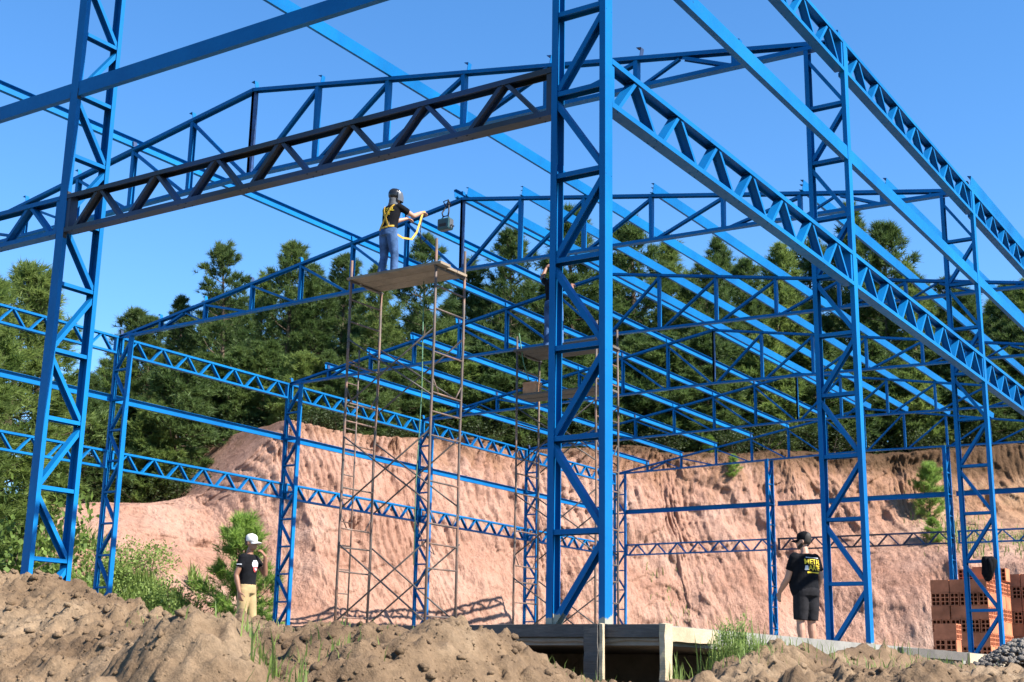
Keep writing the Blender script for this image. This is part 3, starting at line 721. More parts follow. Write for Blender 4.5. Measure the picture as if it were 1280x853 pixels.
# ---- tube scaffolds
def scaffold(loc, wx, wy, plat, label, levels, ladder=True, extra=0.42, group='tube scaffolds'):
    t = thing('scaffold_tower', loc, label, 'scaffold', group)
    r = 0.021
    L = {}
    for ix, x in enumerate((0, wx)):
        for iy, y in enumerate((0, wy)):
            top = plat + extra*(1.0 if (ix, iy) != (0, 0) else 0.75) if (ix, iy) != (0, 1) else plat-0.05
            j = lambda: random.uniform(-0.012, 0.012)
            pts = [(x+j(), y+j(), z) for z in np.linspace(0, top, 5)]
            MB().tube(pts, r, 8).build('leg', RUSTTUBE, t, True)
    rungs = []
    z = plat - 0.30
    for m in range(3):
        g = plat - 0.04 - (m+1)*1.95
        for dz in (0, 0.62, 1.30, 1.66):
            if g+dz > 0.15 and g+dz < plat-0.1: rungs.append((g+dz, dz == 0))
    for x in (0, wx):
        for zz, gus in rungs:
            MB().tube([(x, 0, zz), (x, wy, zz+random.uniform(-.01, .01))], 0.014, 6).build('rung', RUSTTUBE, t, True)
            if gus:
                MB().tube([(x, 0.02, zz+0.20), (x, 0.16, zz)], 0.011, 6).build('gusset', RUSTTUBE, t, True)
                MB().tube([(x, wy-0.02, zz+0.20), (x, wy-0.16, zz)], 0.011, 6).build('gusset', RUSTTUBE, t, True)
    if ladder:
        MB().tube([(0, 0.27, plat-1.1), (0.004, 0.27, 2.5), (0, 0.27, 0.4)], 0.013, 6).build('ladder_rail', RUSTTUBE, t, True)
        for zz in np.arange(0.5, plat-1.0, 0.36):
            MB().tube([(0, 0, zz), (0, 0.27, zz)], 0.010, 6).build('ladder_rung', RUSTTUBE, t, True)
    for (za, zb) in levels:
        for y in (-0.02, wy+0.02):
            MB().tube([(0, y, za), (wx, y-0.012, zb)], 0.013, 6).build('brace', DARKTUBE, t, True)
            MB().tube([(wx, y+0.03, za), (0, y+0.03, zb)], 0.013, 6).build('brace', DARKTUBE, t, True)
    # deck: bearers and boards
    for x in (0.0, wx):
        MB().tube([(x, -0.04, plat-0.035), (x, wy+0.05, plat-0.035)], 0.018, 6).build('bearer', DARKTUBE, t, True)
    nb = 3; bw = (wy+0.06)/nb; pm = PLANK if ladder else GREYWOOD
    for k in range(nb):
        a = -0.06 + k*bw; e = 0.12 if k == 0 else 0.05
        mb = MB(); mb.box((-0.06-0.03*k, a+0.006, plat-0.012), (wx+e, a+bw-0.006, plat+0.028))
        mb.build('deck_board', pm, t)
    return t
SA = (-9.30, 8.50, 0.0)
scaffold(SA, 1.66, 0.76, 5.78, 'rusty tube scaffold with the harnessed welder standing on its deck', [(4.80, 3.75), (3.25, 2.15), (1.60, 0.45)])
SB = (-9.10, 13.10, 0.0)
scaffold(SB, 1.68, 0.80, 5.56, 'rear tube scaffold seen behind the big near column', [(4.5, 3.4), (2.9, 1.8), (1.4, 0.3)], ladder=False, extra=0.38)
b_ = thing('deck_board_pair', (SB[0], SB[1], 4.72), 'pair of boards laid low on the rear scaffold', 'boards')
for k in range(2): MB().box((-0.1, 0.05+0.33*k, 0), (1.75, 0.34+0.33*k, 0.035)).build('board', GREYWOOD, b_)
bx = thing('tool_box', (SB[0]+0.22, SB[1]+0.18, 4.757), 'small orange box standing on the rear scaffold', 'box')
MB().box((-0.14, -0.10, 0), (0.14, 0.10, 0.20)).build('carton', CARTON, bx); MB().box((-0.145, -0.105, 0.17), (0.145, 0.105, 0.215)).build('lid', CARTON, bx)
MB().tube([(-0.08, 0, 0.215), (-0.05, 0, 0.27), (0.05, 0, 0.27), (0.08, 0, 0.215)], 0.008, 6).build('handle', RUBBER, bx, True)
def hang(name, pts, r, mat, label, cat):
    p0 = V(pts[0]); o = MB().tube([V(p)-p0 for p in pts], r, 5).build(name, mat, None, True); o.location = p0
    return tag(o, label, cat)
hang('rope', [(-8.32, 9.1, 5.76), (-8.30, 9.12, 4.0), (-8.34, 9.1, 2.4), (-8.33, 9.11, 1.3)], 0.009, ROPE, 'green rope hanging down through the front scaffold', 'rope')
hang('cable', [(-8.34, 9.1, 2.0), (-8.05, 9.0, 1.55), (-7.8, 8.9, 1.42), (-7.64, 8.5, 1.62)], 0.006, DARKTUBE, 'thin cable sagging between the legs of the front scaffold', 'cable')
hang('rope', [(SB[0]+0.03, SB[1], 5.9), (SB[0]+0.10, SB[1]+.05, 5.35), (SB[0]+0.2, SB[1]+0.12, 4.97)], 0.010, ROPE, 'short green rope tied to the rear scaffold above the orange box', 'rope')

# ---- welding machine hung from the third roof truss
wx_ = -8.62
def wm():
    X, Y = -8.50, 9.88; zt = top_z(X)
    t = thing('welding_machine', (X, Y, zt-0.545), 'small dark teal welding machine hanging by straps from the roof truss', 'welding machine')
    t.scale = (.82, .82, .88)
    o = MB().box((-0.15, -0.085, 0.0), (0.15, 0.085, 0.23)).build('case', TEAL, t)
    bv_ = o.modifiers.new('bevel', 'BEVEL'); bv_.width = 0.03; bv_.segments = 3
    MB().box((0.148, -0.065, 0.03), (0.156, 0.065, 0.20)).build('front_panel', VISOR, t)
    MB().box((-0.10, -0.0875, 0.06), (0.08, -0.0845, 0.12)).build('maker_plate', RUBBER, t)
    for y in (-0.03, 0.04): MB().tube([(0.158, y, 0.07), (0.19, y, 0.07)], 0.016, 8).build('cable_socket', RUBBER, t)
    MB().tube([(-0.1, 0, 0.24), (-0.05, 0, 0.285), (0.05, 0, 0.285), (0.1, 0, 0.24)], 0.012, 6).build('handle', RUBBER, t, True)
    MB().tube([(-0.06, 0, 0.28), (-0.09, 0, 0.36), (-0.02, 0.06, 0.52), (0.0, 0.08, 0.62)], 0.016, 6).build('strap', RUBBER, t, True)
    MB().tube([(0.06, 0, 0.28), (0.08, 0, 0.37), (0.03, 0.06, 0.52), (0.0, 0.08, 0.62)], 0.016, 6).build('strap', RUBBER, t, True)
    MB().tube([(-0.06, 0.09, 0.50), (-0.06, -0.005, 0.585), (0.06, -0.005, 0.605), (0.06, 0.09, 0.52)], 0.012, 6).build('strap', RUBBER, t, True)
wm()
hang('welding_cable', [(-9.02, 9.95, top_z(-9.0)-0.02), (-9.02, 9.88, top_z(-9.0)-0.35), (-8.98, 9.86, top_z(-9)-0.62), (-8.86, 9.86, top_z(-9)-0.55)], 0.010, RUBBER, 'black cable looped over the truss beside the welding machine', 'cable')

# ---- hollow bricks
BL, BW_, BH = 0.235, 0.113, 0.165
def brick_mesh():
    """hollow block: 2 x 3 through holes along its length (x axis)"""
    mb = MB(); t = 0.011
    ys = [-BW_/2, -BW_/2+t, -t/2, t/2, BW_/2-t, BW_/2]
    zs = [0]
    hz = (BH - 4*t)/3
    for k in range(3): zs += [zs[-1]+t, zs[-1]+t+hz]
    zs += [BH]
    idx = {}
    for ix, x in enumerate((-BL/2, BL/2)):
        for j, y in enumerate(ys):
            for k, z in enumerate(zs):
                idx[(ix, j, k)] = len(mb.v); mb.v.append(V((x, y, z)))
    hole = lambda j, k: j in (1, 3) and k in (1, 3, 5)
    nj, nk = len(ys)-1, len(zs)-1
    for j in range(nj):
        for k in range(nk):
            if hole(j, k):
                q = [(j, k), (j+1, k), (j+1, k+1), (j, k+1)]
                for a in range(4):
                    p, r_ = q[a], q[(a+1) % 4]
                    mb.f.append((idx[(0, *p)], idx[(1, *p)], idx[(1, *r_)], idx[(0, *r_)]))
            else:
                mb.f.append((idx[(0, j, k)], idx[(0, j, k+1)], idx[(0, j+1, k+1)], idx[(0, j+1, k)]))
                mb.f.append((idx[(1, j, k)], idx[(1, j+1, k)], idx[(1, j+1, k+1)], idx[(1, j, k+1)]))
    for j in range(nj):
        mb.f.append((idx[(0, j, 0)], idx[(0, j+1, 0)], idx[(1, j+1, 0)], idx[(1, j, 0)]))
        mb.f.append((idx[(0, j, nk)], idx[(1, j, nk)], idx[(1, j+1, nk)], idx[(0, j+1, nk)]))
    for k in range(nk):
        mb.f.append((idx[(0, 0, k)], idx[(1, 0, k)], idx[(1, 0, k+1)], idx[(0, 0, k+1)]))
        mb.f.append((idx[(0, nj, k)], idx[(0, nj, k+1)], idx[(1, nj, k+1)], idx[(1, nj, k)]))
    me = bpy.data.meshes.new('brick'); me.from_pydata([tuple(v) for v in mb.v], [], mb.f); me.update(); me.materials.append(BRICK)
    return me
BRICK_ME = brick_mesh()
def brick(parent, x, y, z, rz):
    o = bpy.data.objects.new('brick', BRICK_ME); COL.objects.link(o); o.parent = parent
    o.location = (x+random.uniform(-.004, .004), y+random.uniform(-.006, .006), z); o.rotation_euler = (0, 0, rz+random.uniform(-.02, .02)); return o
def brick_stack(loc, rz, nx, ny, courses, label, flip=0, skip=()):
    """courses alternate stretchers (long side to the front, local -y) and headers"""
    t = thing('brick_stack', loc, label, 'bricks', 'stacks of hollow bricks', rz)
    cell = 0.242
    for c in range(courses):
        z = c*(BH+0.003)
        for i in range(nx):
            for j in range(ny):
                if 0 < i < nx-1 and 0 < j < ny-1 and c < courses-1: continue
                if (i, j, c) in skip: continue
                x, y = (i+0.5)*cell, (j+0.5)*cell
                if (c+flip) % 2 == 0:
                    for s in (-1, 1): brick(t, x, y+s*0.0605, z, 0 if random.random() < .5 else math.pi)
                else:
                    for s in (-1, 1): brick(t, x+s*0.0605, y, z, math.pi/2)
    return t
t = brick_stack((-0.99, 10.50, -0.004), 0.0, 3, 5, 6, 'nearer stack of orange hollow bricks behind the third right column', flip=1)
for i in range(5):
    brick(t, 0.30 + i*0.122, 0.62, 6*(BH+0.003), math.pi/2)
for i in range(2): brick(t, 0.62, 0.25+0.125*i, 6*(BH+0.003), 0.08)
brick_stack((-0.44, 12.05, -0.004), 0.0, 4, 3, 7, 'farther stack of orange hollow bricks at the right edge of the picture', flip=0)
brick_stack((-0.20, 7.75, -0.004), 0.05, 1, 1, 2, 'low pile of a few hollow bricks in front of the nearer stack', flip=1)

# black jacket thrown over a strut of the third right column
def jacket():
    t = thing('jacket', (-0.10, 9.94, 1.23), 'black jacket hung over a strut of the column in front of the bricks', 'jacket')
    t.scale = (.66, .8, .8)
    mb = MB(); secs = []
    for z, a, b_, dx in ((0.0, .10, .07, 0), (-.06, .13, .085, .01), (-.16, .13, .08, .015), (-.26, .11, .07, .0), (-.34, .075, .05, -.03), (-.38, .04, .03, -.035)):
        secs.append((V((dx, 0, z)), V((a, 0.01, 0)), V((0, b_, 0))))
    o = mb.loft(secs, 20)
    for v in mb.v: v += V((0.02*math.sin(v.z*40+v.x*30), 0.022*math.sin(v.x*60+v.z*9), 0))
    mb.build('body', BLACKCLOTH, t, True)
    s = MB().loft([(V((0.05, -0.06, -0.03)), V((.04, 0, 0)), V((0, .03, 0))), (V((0.07, -0.085, -0.14)), V((.036, 0, 0)), V((0, .028, 0))), (V((0.055, -0.08, -0.25)), V((.028, 0, 0)), V((0, .022, 0)))], 10)
    s.build('sleeve', BLACKCLOTH, t, True)
jacket()

# ================================================================== PEOPLE
def soft(o, voxel, it=4):
    m = o.modifiers.new('remesh', 'REMESH'); m.mode = 'VOXEL'; m.voxel_size = voxel; m.use_smooth_shade = True
    s = o.modifiers.new('smooth', 'SMOOTH'); s.factor = 0.5; s.iterations = it
    return o
def limb(mb, pts, rad, n=12):
    """tapered limb with rounded ends; extra points give muscle bulge"""
    pts = [V(p) for p in pts]
    mb.tube(pts, list(rad), n)
    mb.ball(pts[0], rad[0]*0.98, n, 6); mb.ball(pts[-1], rad[-1]*0.98, n, 6)
def lerp(a, b, t): return V(a)*(1-t) + V(b)*t
def hand(mb, wrist, d, nrm, side, curl=0.5, s=1.0):
    """palm with four fingers and a thumb; d = pointing direction, nrm = palm-side normal, side=+1 right hand"""
    wrist = V(wrist); d = V(d).normalized(); nrm = V(nrm); nrm = (nrm - d*nrm.dot(d)).normalized(); a = d.cross(nrm)*side
    mb.loft([(wrist, a*.026*s, nrm*.019*s), (wrist+d*.035*s, a*.036*s, nrm*.016*s), (wrist+d*.085*s, a*.041*s, nrm*.014*s), (wrist+d*.10*s, a*.037*s, nrm*.011*s)], 12)
    for k, L in enumerate((.070, .080, .074, .058)):
        base = wrist + d*.092*s + a*(0.030-0.020*k)*s
        p = [base]; dirv = d.copy()
        for q in range(3):
            ang = curl*(0.5+0.45*q); dirv = (dirv*math.cos(ang) + nrm*math.sin(ang)).normalized(); p.append(p[-1] + dirv*L*s*(0.42, 0.32, 0.26)[q])
        mb.tube(p, [.0092*s, .0088*s, .0082*s, .007*s], 8)
        mb.ball(p[-1], .007*s, 8, 4)
    b = wrist + d*.028*s + a*.028*s
    p = [b, b + (d*.6 + a*.7 + nrm*.25).normalized()*.038*s]
    p.append(p[-1] + (d*.85 + a*.25 + nrm*.4*(.5+curl)).normalized()*.032*s); p.append(p[-1] + (d*.9 + nrm*.5*(.4+curl)).normalized()*.024*s)
    mb.tube(p, [.0125*s, .011*s, .0095*s, .0075*s], 8); mb.ball(p[-1], .0075*s, 8, 4)
def head_parts(neck, yaw, pitch, s=1.0):
    M = Matrix.Translation(V(neck)) @ Matrix.Rotation(yaw, 4, 'Z') @ Matrix.Rotation(pitch, 4, 'X') @ Matrix.Diagonal((s, s, s, 1))
    return M
def head(mb, M):
    # local: face towards +Y, chin at z=0.03, crown at z=0.25
    t = MB()
    secs = [(.015, .03, .040, .045), (.03, .052, .046, .052), (.055, .046, .056, .066), (.085, .030, .064, .080), (.115, .012, .070, .090), (.15, .002, .075, .098),
            (.185, -.004, .074, .097), (.215, -.008, .064, .084), (.237, -.010, .045, .060), (.25, -.011, .018, .025)]
    t.loft([(V((0, y, z)), V((a, 0, 0)), V((0, b, 0))) for z, y, a, b in secs], 20)
    t.loft([(V((0, .094, .135)), V((.007, 0, 0)), V((0, .006, 0))), (V((0, .104, .105)), V((.011, 0, 0)), V((0, .013, 0))), (V((0, .108, .090)), V((.017, 0, 0)), V((0, .015, 0))), (V((0, .092, .080)), V((.013, 0, 0)), V((0, .008, 0)))], 10)
    t.ball((0, .086, .060), (.024, .014, .009), 10, 6); t.ball((0, .083, .033), (.022, .016, .014), 10, 6); t.ball((0, .088, .148), (.05, .012, .010), 10, 6)
    for sx in (-1, 1):
        t.ball((sx*.074, -.005, .112), (.011, .021, .033), 10, 6)
    b = len(mb.v); mb.v += [M @ v for v in t.v]; mb.f += [tuple(i+b for i in f) for f in t.f]
def sub(t, M, name, mat, parent, sm=True):
    t.v = [M @ v for v in t.v]; return t.build(name, mat, parent, sm)
def cap_on(M, mat, parent, white=False, fwd=1):
    t = MB(); secs = []
    for z, a, b_ in ((.140, .081, .104), (.165, .083, .106), (.195, .082, .104), (.225, .074, .094), (.248, .054, .070), (.262, .026, .034), (.266, .006, .008)):
        secs.append((V((0, -.004, z)), V((a, 0, 0)), V((0, b_, 0))))
    t.loft(secs, 24); c = sub(t, M, 'cap', mat, parent)
    t = MB(); n = 11; T = []
    for k in range(n):
        a = math.pi*(k/(n-1)); x = .078*math.cos(a); y0 = .045 + .055*math.sin(a); y1 = .07 + .120*math.sin(a)
        dz = -.018*abs(math.cos(a))**2
        T.append((V((x, y0, .150+dz)), V((x*1.02, y1, .138+dz*1.8))))
    for k in range(n):
        for p in T[k]: t.v.append(p + V((0, 0, .004)))
        for p in T[k]: t.v.append(p - V((0, 0, .004)))
    for k in range(n-1):
        b = k*4; e = b+4
        t.f += [(b, b+1, e+1, e), (b+2, e+2, e+3, b+3), (b+1, b+3, e+3, e+1), (b, e, e+2, b+2)]
    t.f += [(0, 2, 3, 1), ((n-1)*4, (n-1)*4+1, (n-1)*4+3, (n-1)*4+2)]
    sub(t, M, 'cap_peak', mat, c)
    t = MB(); t.ball((0, -.004, .268), (.007, .007, .005), 8, 4); sub(t, M, 'cap_button', mat, c)
    return c
def eyes(M, parent):
    for sx in (-1, 1):
        t = MB(); t.ball((sx*.031, .092, .128), (.012, .007, .007), 10, 6); sub(t, M, 'eye', EYE, parent)
def surf_bvh(o):
    return BVHTree.FromPolygons([v.co.copy() for v in o.data.vertices], [tuple(p.vertices) for p in o.data.polygons])
def cast(bvh, origin, d, off=0.012):
    h = bvh.ray_cast(V(origin), V(d))
    return (h[0] - V(d)*off) if h[0] is not None else None
def shirt_print(text, bvh, frame, size, mat, parent, name='shirt_print'):
    """lettering wrapped on to the cloth: frame = (origin, right, up, cast direction)"""
    cu = bpy.data.curves.new('txt', 'FONT'); cu.body = text; cu.size = size; cu.align_x = 'CENTER'; cu.resolution_u = 2; cu.offset = size*0.012
    tmp = bpy.data.objects.new('txt', cu); COL.objects.link(tmp)
    dg = bpy.context.evaluated_depsgraph_get(); me = bpy.data.meshes.new_from_object(tmp.evaluated_get(dg))
    bpy.data.objects.remove(tmp); bpy.data.curves.remove(cu)
    O, Rr, U, D = [V(q) for q in frame]
    vs = []
    for v in me.vertices:
        p = cast(bvh, O + Rr*v.co.x + U*v.co.y - D*0.6, D); vs.append(p if p is not None else O + Rr*v.co.x + U*v.co.y)
    fs = [tuple(p.vertices) for p in me.polygons]; bpy.data.meshes.remove(me)
    return new_obj(name, vs, fs, mat, parent)
def patch_print(bvh, frame, pts, mat, parent, name='shirt_print', n=6):
    """small flat coloured shape on cloth: fan of the outline, subdivided"""
    O, Rr, U, D = [V(q) for q in frame]; c = (sum(p[0] for p in pts)/len(pts), sum(p[1] for p in pts)/len(pts))
    vs = []; fs = []; m = len(pts)
    for r_ in (0.02, 0.5, 1.0):
        for (x, y) in pts:
            xx, yy = c[0]+(x-c[0])*r_, c[1]+(y-c[1])*r_
            p = cast(bvh, O + Rr*xx + U*yy - D*0.6, D, 0.0105); vs.append(p if p is not None else O + Rr*xx + U*yy)
    for k in range(2):
        for i in range(m): fs.append((k*m+i, k*m+(i+1) % m, (k+1)*m+(i+1) % m, (k+1)*m+i))
    return new_obj(name, vs, fs, mat, parent)
def torso_secs(g, lean=0.0, belly=0.0, extra=0.0, z0=0.86, z1=1.48):
    """elliptical sections of the trunk; g = girth, lean = forward shift per metre above the hip"""
    S = [(0.86, .168, .115), (0.93, .172, .120), (1.00, .160, .112), (1.07, .152, .106), (1.16, .160, .112), (1.26, .176, .120), (1.35, .186, .116), (1.42, .176, .098), (1.46, .130, .080), (1.485, .075, .062)]
    out = []
    for z, a, b in S:
        if z < z0 or z > z1: continue
        bl = belly*math.exp(-((z-1.06)/0.15)**2)
        out.append((V((0, lean*(z-0.9) + bl*0.5, z)), V(((a*g + extra + bl*0.45), 0, 0)), V((0, b*g + extra + bl*0.6, 0))))
    return out

def person(label, loc, rz, scale, hip_z=0.92, g=1.0, belly=0.0, lean=0.0, arms=None, legs=None, skin=SKIN, head_yaw=0.0, head_pitch=0.0,
           shirt=BLACKCLOTH, trousers=KHAKI, shorts=False, sleeve=0.55, shoes=BOOT):
    t = thing('person', loc, label, 'person', None, rz); t.scale = (scale,)*3
    ns = V((0, lean*0.60, 0))
    body = MB()
    # trunk and neck under the clothes
    body.loft([(c, A*0.93, B*0.93) for c, A, B in torso_secs(g, lean, belly*0.9)], 20)
    neck0 = V((0, lean*0.58 - .01, 1.44)); neck1 = V((0, lean*0.66 + .012, 1.545))
    limb(body, [neck0, lerp(neck0, neck1, .5), neck1], [.064*g**.5, .056*g**.5, .054*g**.5])
    M = head_parts(neck1 + V((0, -.012, -0.025)), head_yaw, head_pitch)
    head(body, M)
    cloth = MB(); cloth.loft(torso_secs(g, lean, belly, 0.012, 0.85), 24)
    for side, (el, wr, hd, nrm, curl) in arms.items():
        sx = 1 if side == 'R' else -1
        sh = V((sx*.178*g**.8, lean*.52, 1.405))
        el = V(el); wr = V(wr); k = g**.7
        limb(body, [sh, lerp(sh, el, .35), el], [.054*k, .050*k, .041*k]); limb(body, [el, lerp(el, wr, .3), wr], [.041*k, .043*k, .028*k])
        hand(body, wr, hd, nrm, sx, curl)
        e2 = lerp(sh, el, sleeve)
        cloth.ball(sh + V((-sx*.012, 0, 0.0)), .066*k, 12, 8)
        cloth.tube([sh + (sh-el).normalized()*0.01, lerp(sh, e2, .5), e2], [.064*k, .064*k, .062*k], 14)
    pants = MB(); pants.loft([(c, A, B) for c, A, B in torso_secs(g, lean, belly*0.7, 0.016 if not shorts else 0.014, 0.85, 1.02)], 24)
    for side, (kn, an, toe) in legs.items():
        sx = 1 if side == 'R' else -1
        hp = V((sx*.088*g**.6, 0, hip_z-.03)); kn = V(kn); an = V(an); k = g**.6
        limb(body, [hp, lerp(hp, kn, .4), kn], [.085*k, .078*k, .054*k]); limb(body, [kn, lerp(kn, an, .28), lerp(kn, an, .7), an], [.053*k, .058*k, .040*k, .034*k])
        if shorts:
            e = lerp(hp, kn, 0.93); pants.tube([hp + V((0, 0, .03)), lerp(hp, kn, .5), e], [.105*k, .102*k, .090*k], 16)
        else:
            pants.tube([hp + V((0, 0, .03)), lerp(hp, kn, .45), kn, lerp(kn, an, .35), an + V((0, 0, .0))], [.104*k, .094*k, .074*k, .072*k, .066*k], 16)
            pants.ball(kn, .075*k, 12, 6)
        d = V(toe)
        sh_ = MB(); f_ = an + V((0, 0, -an.z)) if False else V((an.x, an.y, an.z-.085))
        sh_.loft([(f_ + d*-.055 + V((0, 0, .035)), V((-d.y, d.x, 0))*.030, V((0, 0, .034))), (f_ + V((0, 0, .048)), V((-d.y, d.x, 0))*.040, V((0, 0, .048))), (f_ + d*.09 + V((0, 0, .036)), V((-d.y, d.x, 0))*.047, V((0, 0, .036))), (f_ + d*.17 + V((0, 0, .028)), V((-d.y, d.x, 0))*.042, V((0, 0, .028))), (f_ + d*.20 + V((0, 0, .022)), V((-d.y, d.x, 0))*.02, V((0, 0, .015)))], 14)
        sh_.ball(an + V((0, 0, -.02)), .045, 10, 6)
        soft(sh_.build('shoe', shoes, t, True), .008, 2)
    b = soft(body.build('body', skin, t, True), 0.0072, 2)
    s = cloth.build('shirt', shirt, t, True); bv = surf_bvh(s); soft(s, 0.011, 5)
    p = pants.build('shorts' if shorts else 'trousers', trousers, t, True); soft(p, 0.012, 4)
    eyes(M, b)
    return t, M, b, s, bv
def hair(M, parent, full=False, beard=False):
    t = MB()
    secs = [(V((0, -.026, z)), V((a, 0, 0)), V((0, b_, 0))) for z, a, b_ in ((.075, .050, .056), (.095, .066, .072), (.12, .074, .080), (.15, .078, .088), (.19, .077, .090), (.225, .064, .080), (.25, .035, .05))]
    t.loft(secs, 20); o = sub(t, M, 'hair', HAIR, parent); soft(o, .008, 2)
    if beard:
        t = MB(); t.loft([(V((0, .048, .012)), V((.040, 0, 0)), V((0, .044, 0))), (V((0, .050, .03)), V((.054, 0, 0)), V((0, .058, 0))), (V((0, .046, .052)), V((.061, 0, 0)), V((0, .058, 0))), (V((0, .034, .068)), V((.066, 0, 0)), V((0, .054, 0))), (V((0, .018, .088)), V((.070, 0, 0)), V((0, .04, 0))), (V((0, .004, .105)), V((.073, 0, 0)), V((0, .02, 0)))], 18)
        soft(sub(t, M, 'beard', HAIR, parent), .008, 2)

# man with cap and shorts, seen from behind at the right
tm, M, b, s, bv = person('man in black cap, black shirt and dark shorts standing with his back turned', (-2.72, 10.62, -0.004), math.radians(62), 0.965, g=1.14, belly=0.09,
    arms={'L': ((-.25, .10, 1.10), (-.225, .30, .93), (0.05, .35, -.95), (1, .1, 0), .45), 'R': ((.275, -.02, 1.11), (.262, .14, .88), (-.05, .25, -.95), (-1, .1, 0), .45)},
    legs={'L': ((-.105, .02, .50), (-.115, -.02, .085), (-.15, .99, 0)), 'R': ((.105, .03, .50), (.125, .02, .085), (.2, .98, 0))},
    head_yaw=math.radians(30), head_pitch=math.radians(-3), trousers=CHARCOAL, shorts=True, sleeve=.62, shoes=RUBBER)
hair(M, b, beard=True); cap_on(M, BLACKCLOTH, b)
fr = ((0.03, -.2, 1.315), (1, 0, 0), (0, 0, 1), (0, 1, 0))
patch_print(bv, ((0.03, -.2, 1.335), (1, 0, 0), (0, 0, 1), (0, 1, 0)), [(-.125, .058), (-.125, .070), (.125, .070), (.125, .058)], WPRINT, s)
shirt_print('METAL', bv, ((0.03, -.2, 1.305), (1, 0, 0), (0, 0, 1), (0, 1, 0)), .105, YPRINT, s)
shirt_print('ARTE', bv, ((0.055, -.2, 1.220), (1, 0, 0), (0, 0, 1), (0, 1, 0)), .105, YPRINT, s)
patch_print(bv, ((-.095, -.2, 1.25), (1, 0, 0), (0, 0, 1), (0, 1, 0)), [(-.028, -.03), (-.02, .03), (.02, .035), (.03, -.03)], WPRINT, s)
patch_print(bv, ((0.03, -.2, 1.188), (1, 0, 0), (0, 0, 1), (0, 1, 0)), [(-.115, -.012), (-.115, .014), (.115, .014), (.115, -.012)], YPRINT, s)

# man with white cap, hand at his mouth, at the left
tm, M, b, s, bv = person('man in white cap and black shirt holding a hand to his mouth', (-10.62, 7.95, -0.004), math.radians(-80), 0.985, g=0.95, lean=0.02,
    arms={'R': ((.225, -.06, 1.13), (.225, .02, .88), (0, .2, -1), (-1, .2, 0), .55), 'L': ((-.225, .17, 1.17), (-.105, .23, 1.44), (.55, -.35, .75), (.3, -.9, -.1), 1.0)},
    legs={'L': ((-.10, .06, .50), (-.10, .02, .085), (0, 1, 0)), 'R': ((.10, .0, .50), (.11, -.08, .085), (.15, .99, 0))},
    skin=SKIN_D, head_yaw=math.radians(-4), head_pitch=math.radians(-6), trousers=KHAKI, sleeve=.55)
hair(M, b); cap_on(M, WHITECLOTH, b)
frc = ((0.01, .2, 1.28), (-1, 0, 0), (0, 0, 1), (0, -1, 0))
patch_print(bv, frc, [(-.08, .03), (-.05, .085), (.03, .09), (.075, .05), (.06, -.01), (-.06, -.02)], WPRINT, s)
patch_print(bv, frc, [(-.055, -.025), (.05, -.015), (.055, -.06), (.0, -.10), (-.03, -.08)], RPRINT, s)
patch_print(bv, frc, [(-.02, -.035), (.045, -.03), (.03, -.075), (-.005, -.07)], WPRINT, s)
patch_print(bv, ((.4, 0.0, 1.29), (0, 1, 0), (0, 0, 1), (-1, 0, 0)), [(-.035, -.006), (-.035, .008), (.035, .010), (.035, -.004)], WPRINT, s)

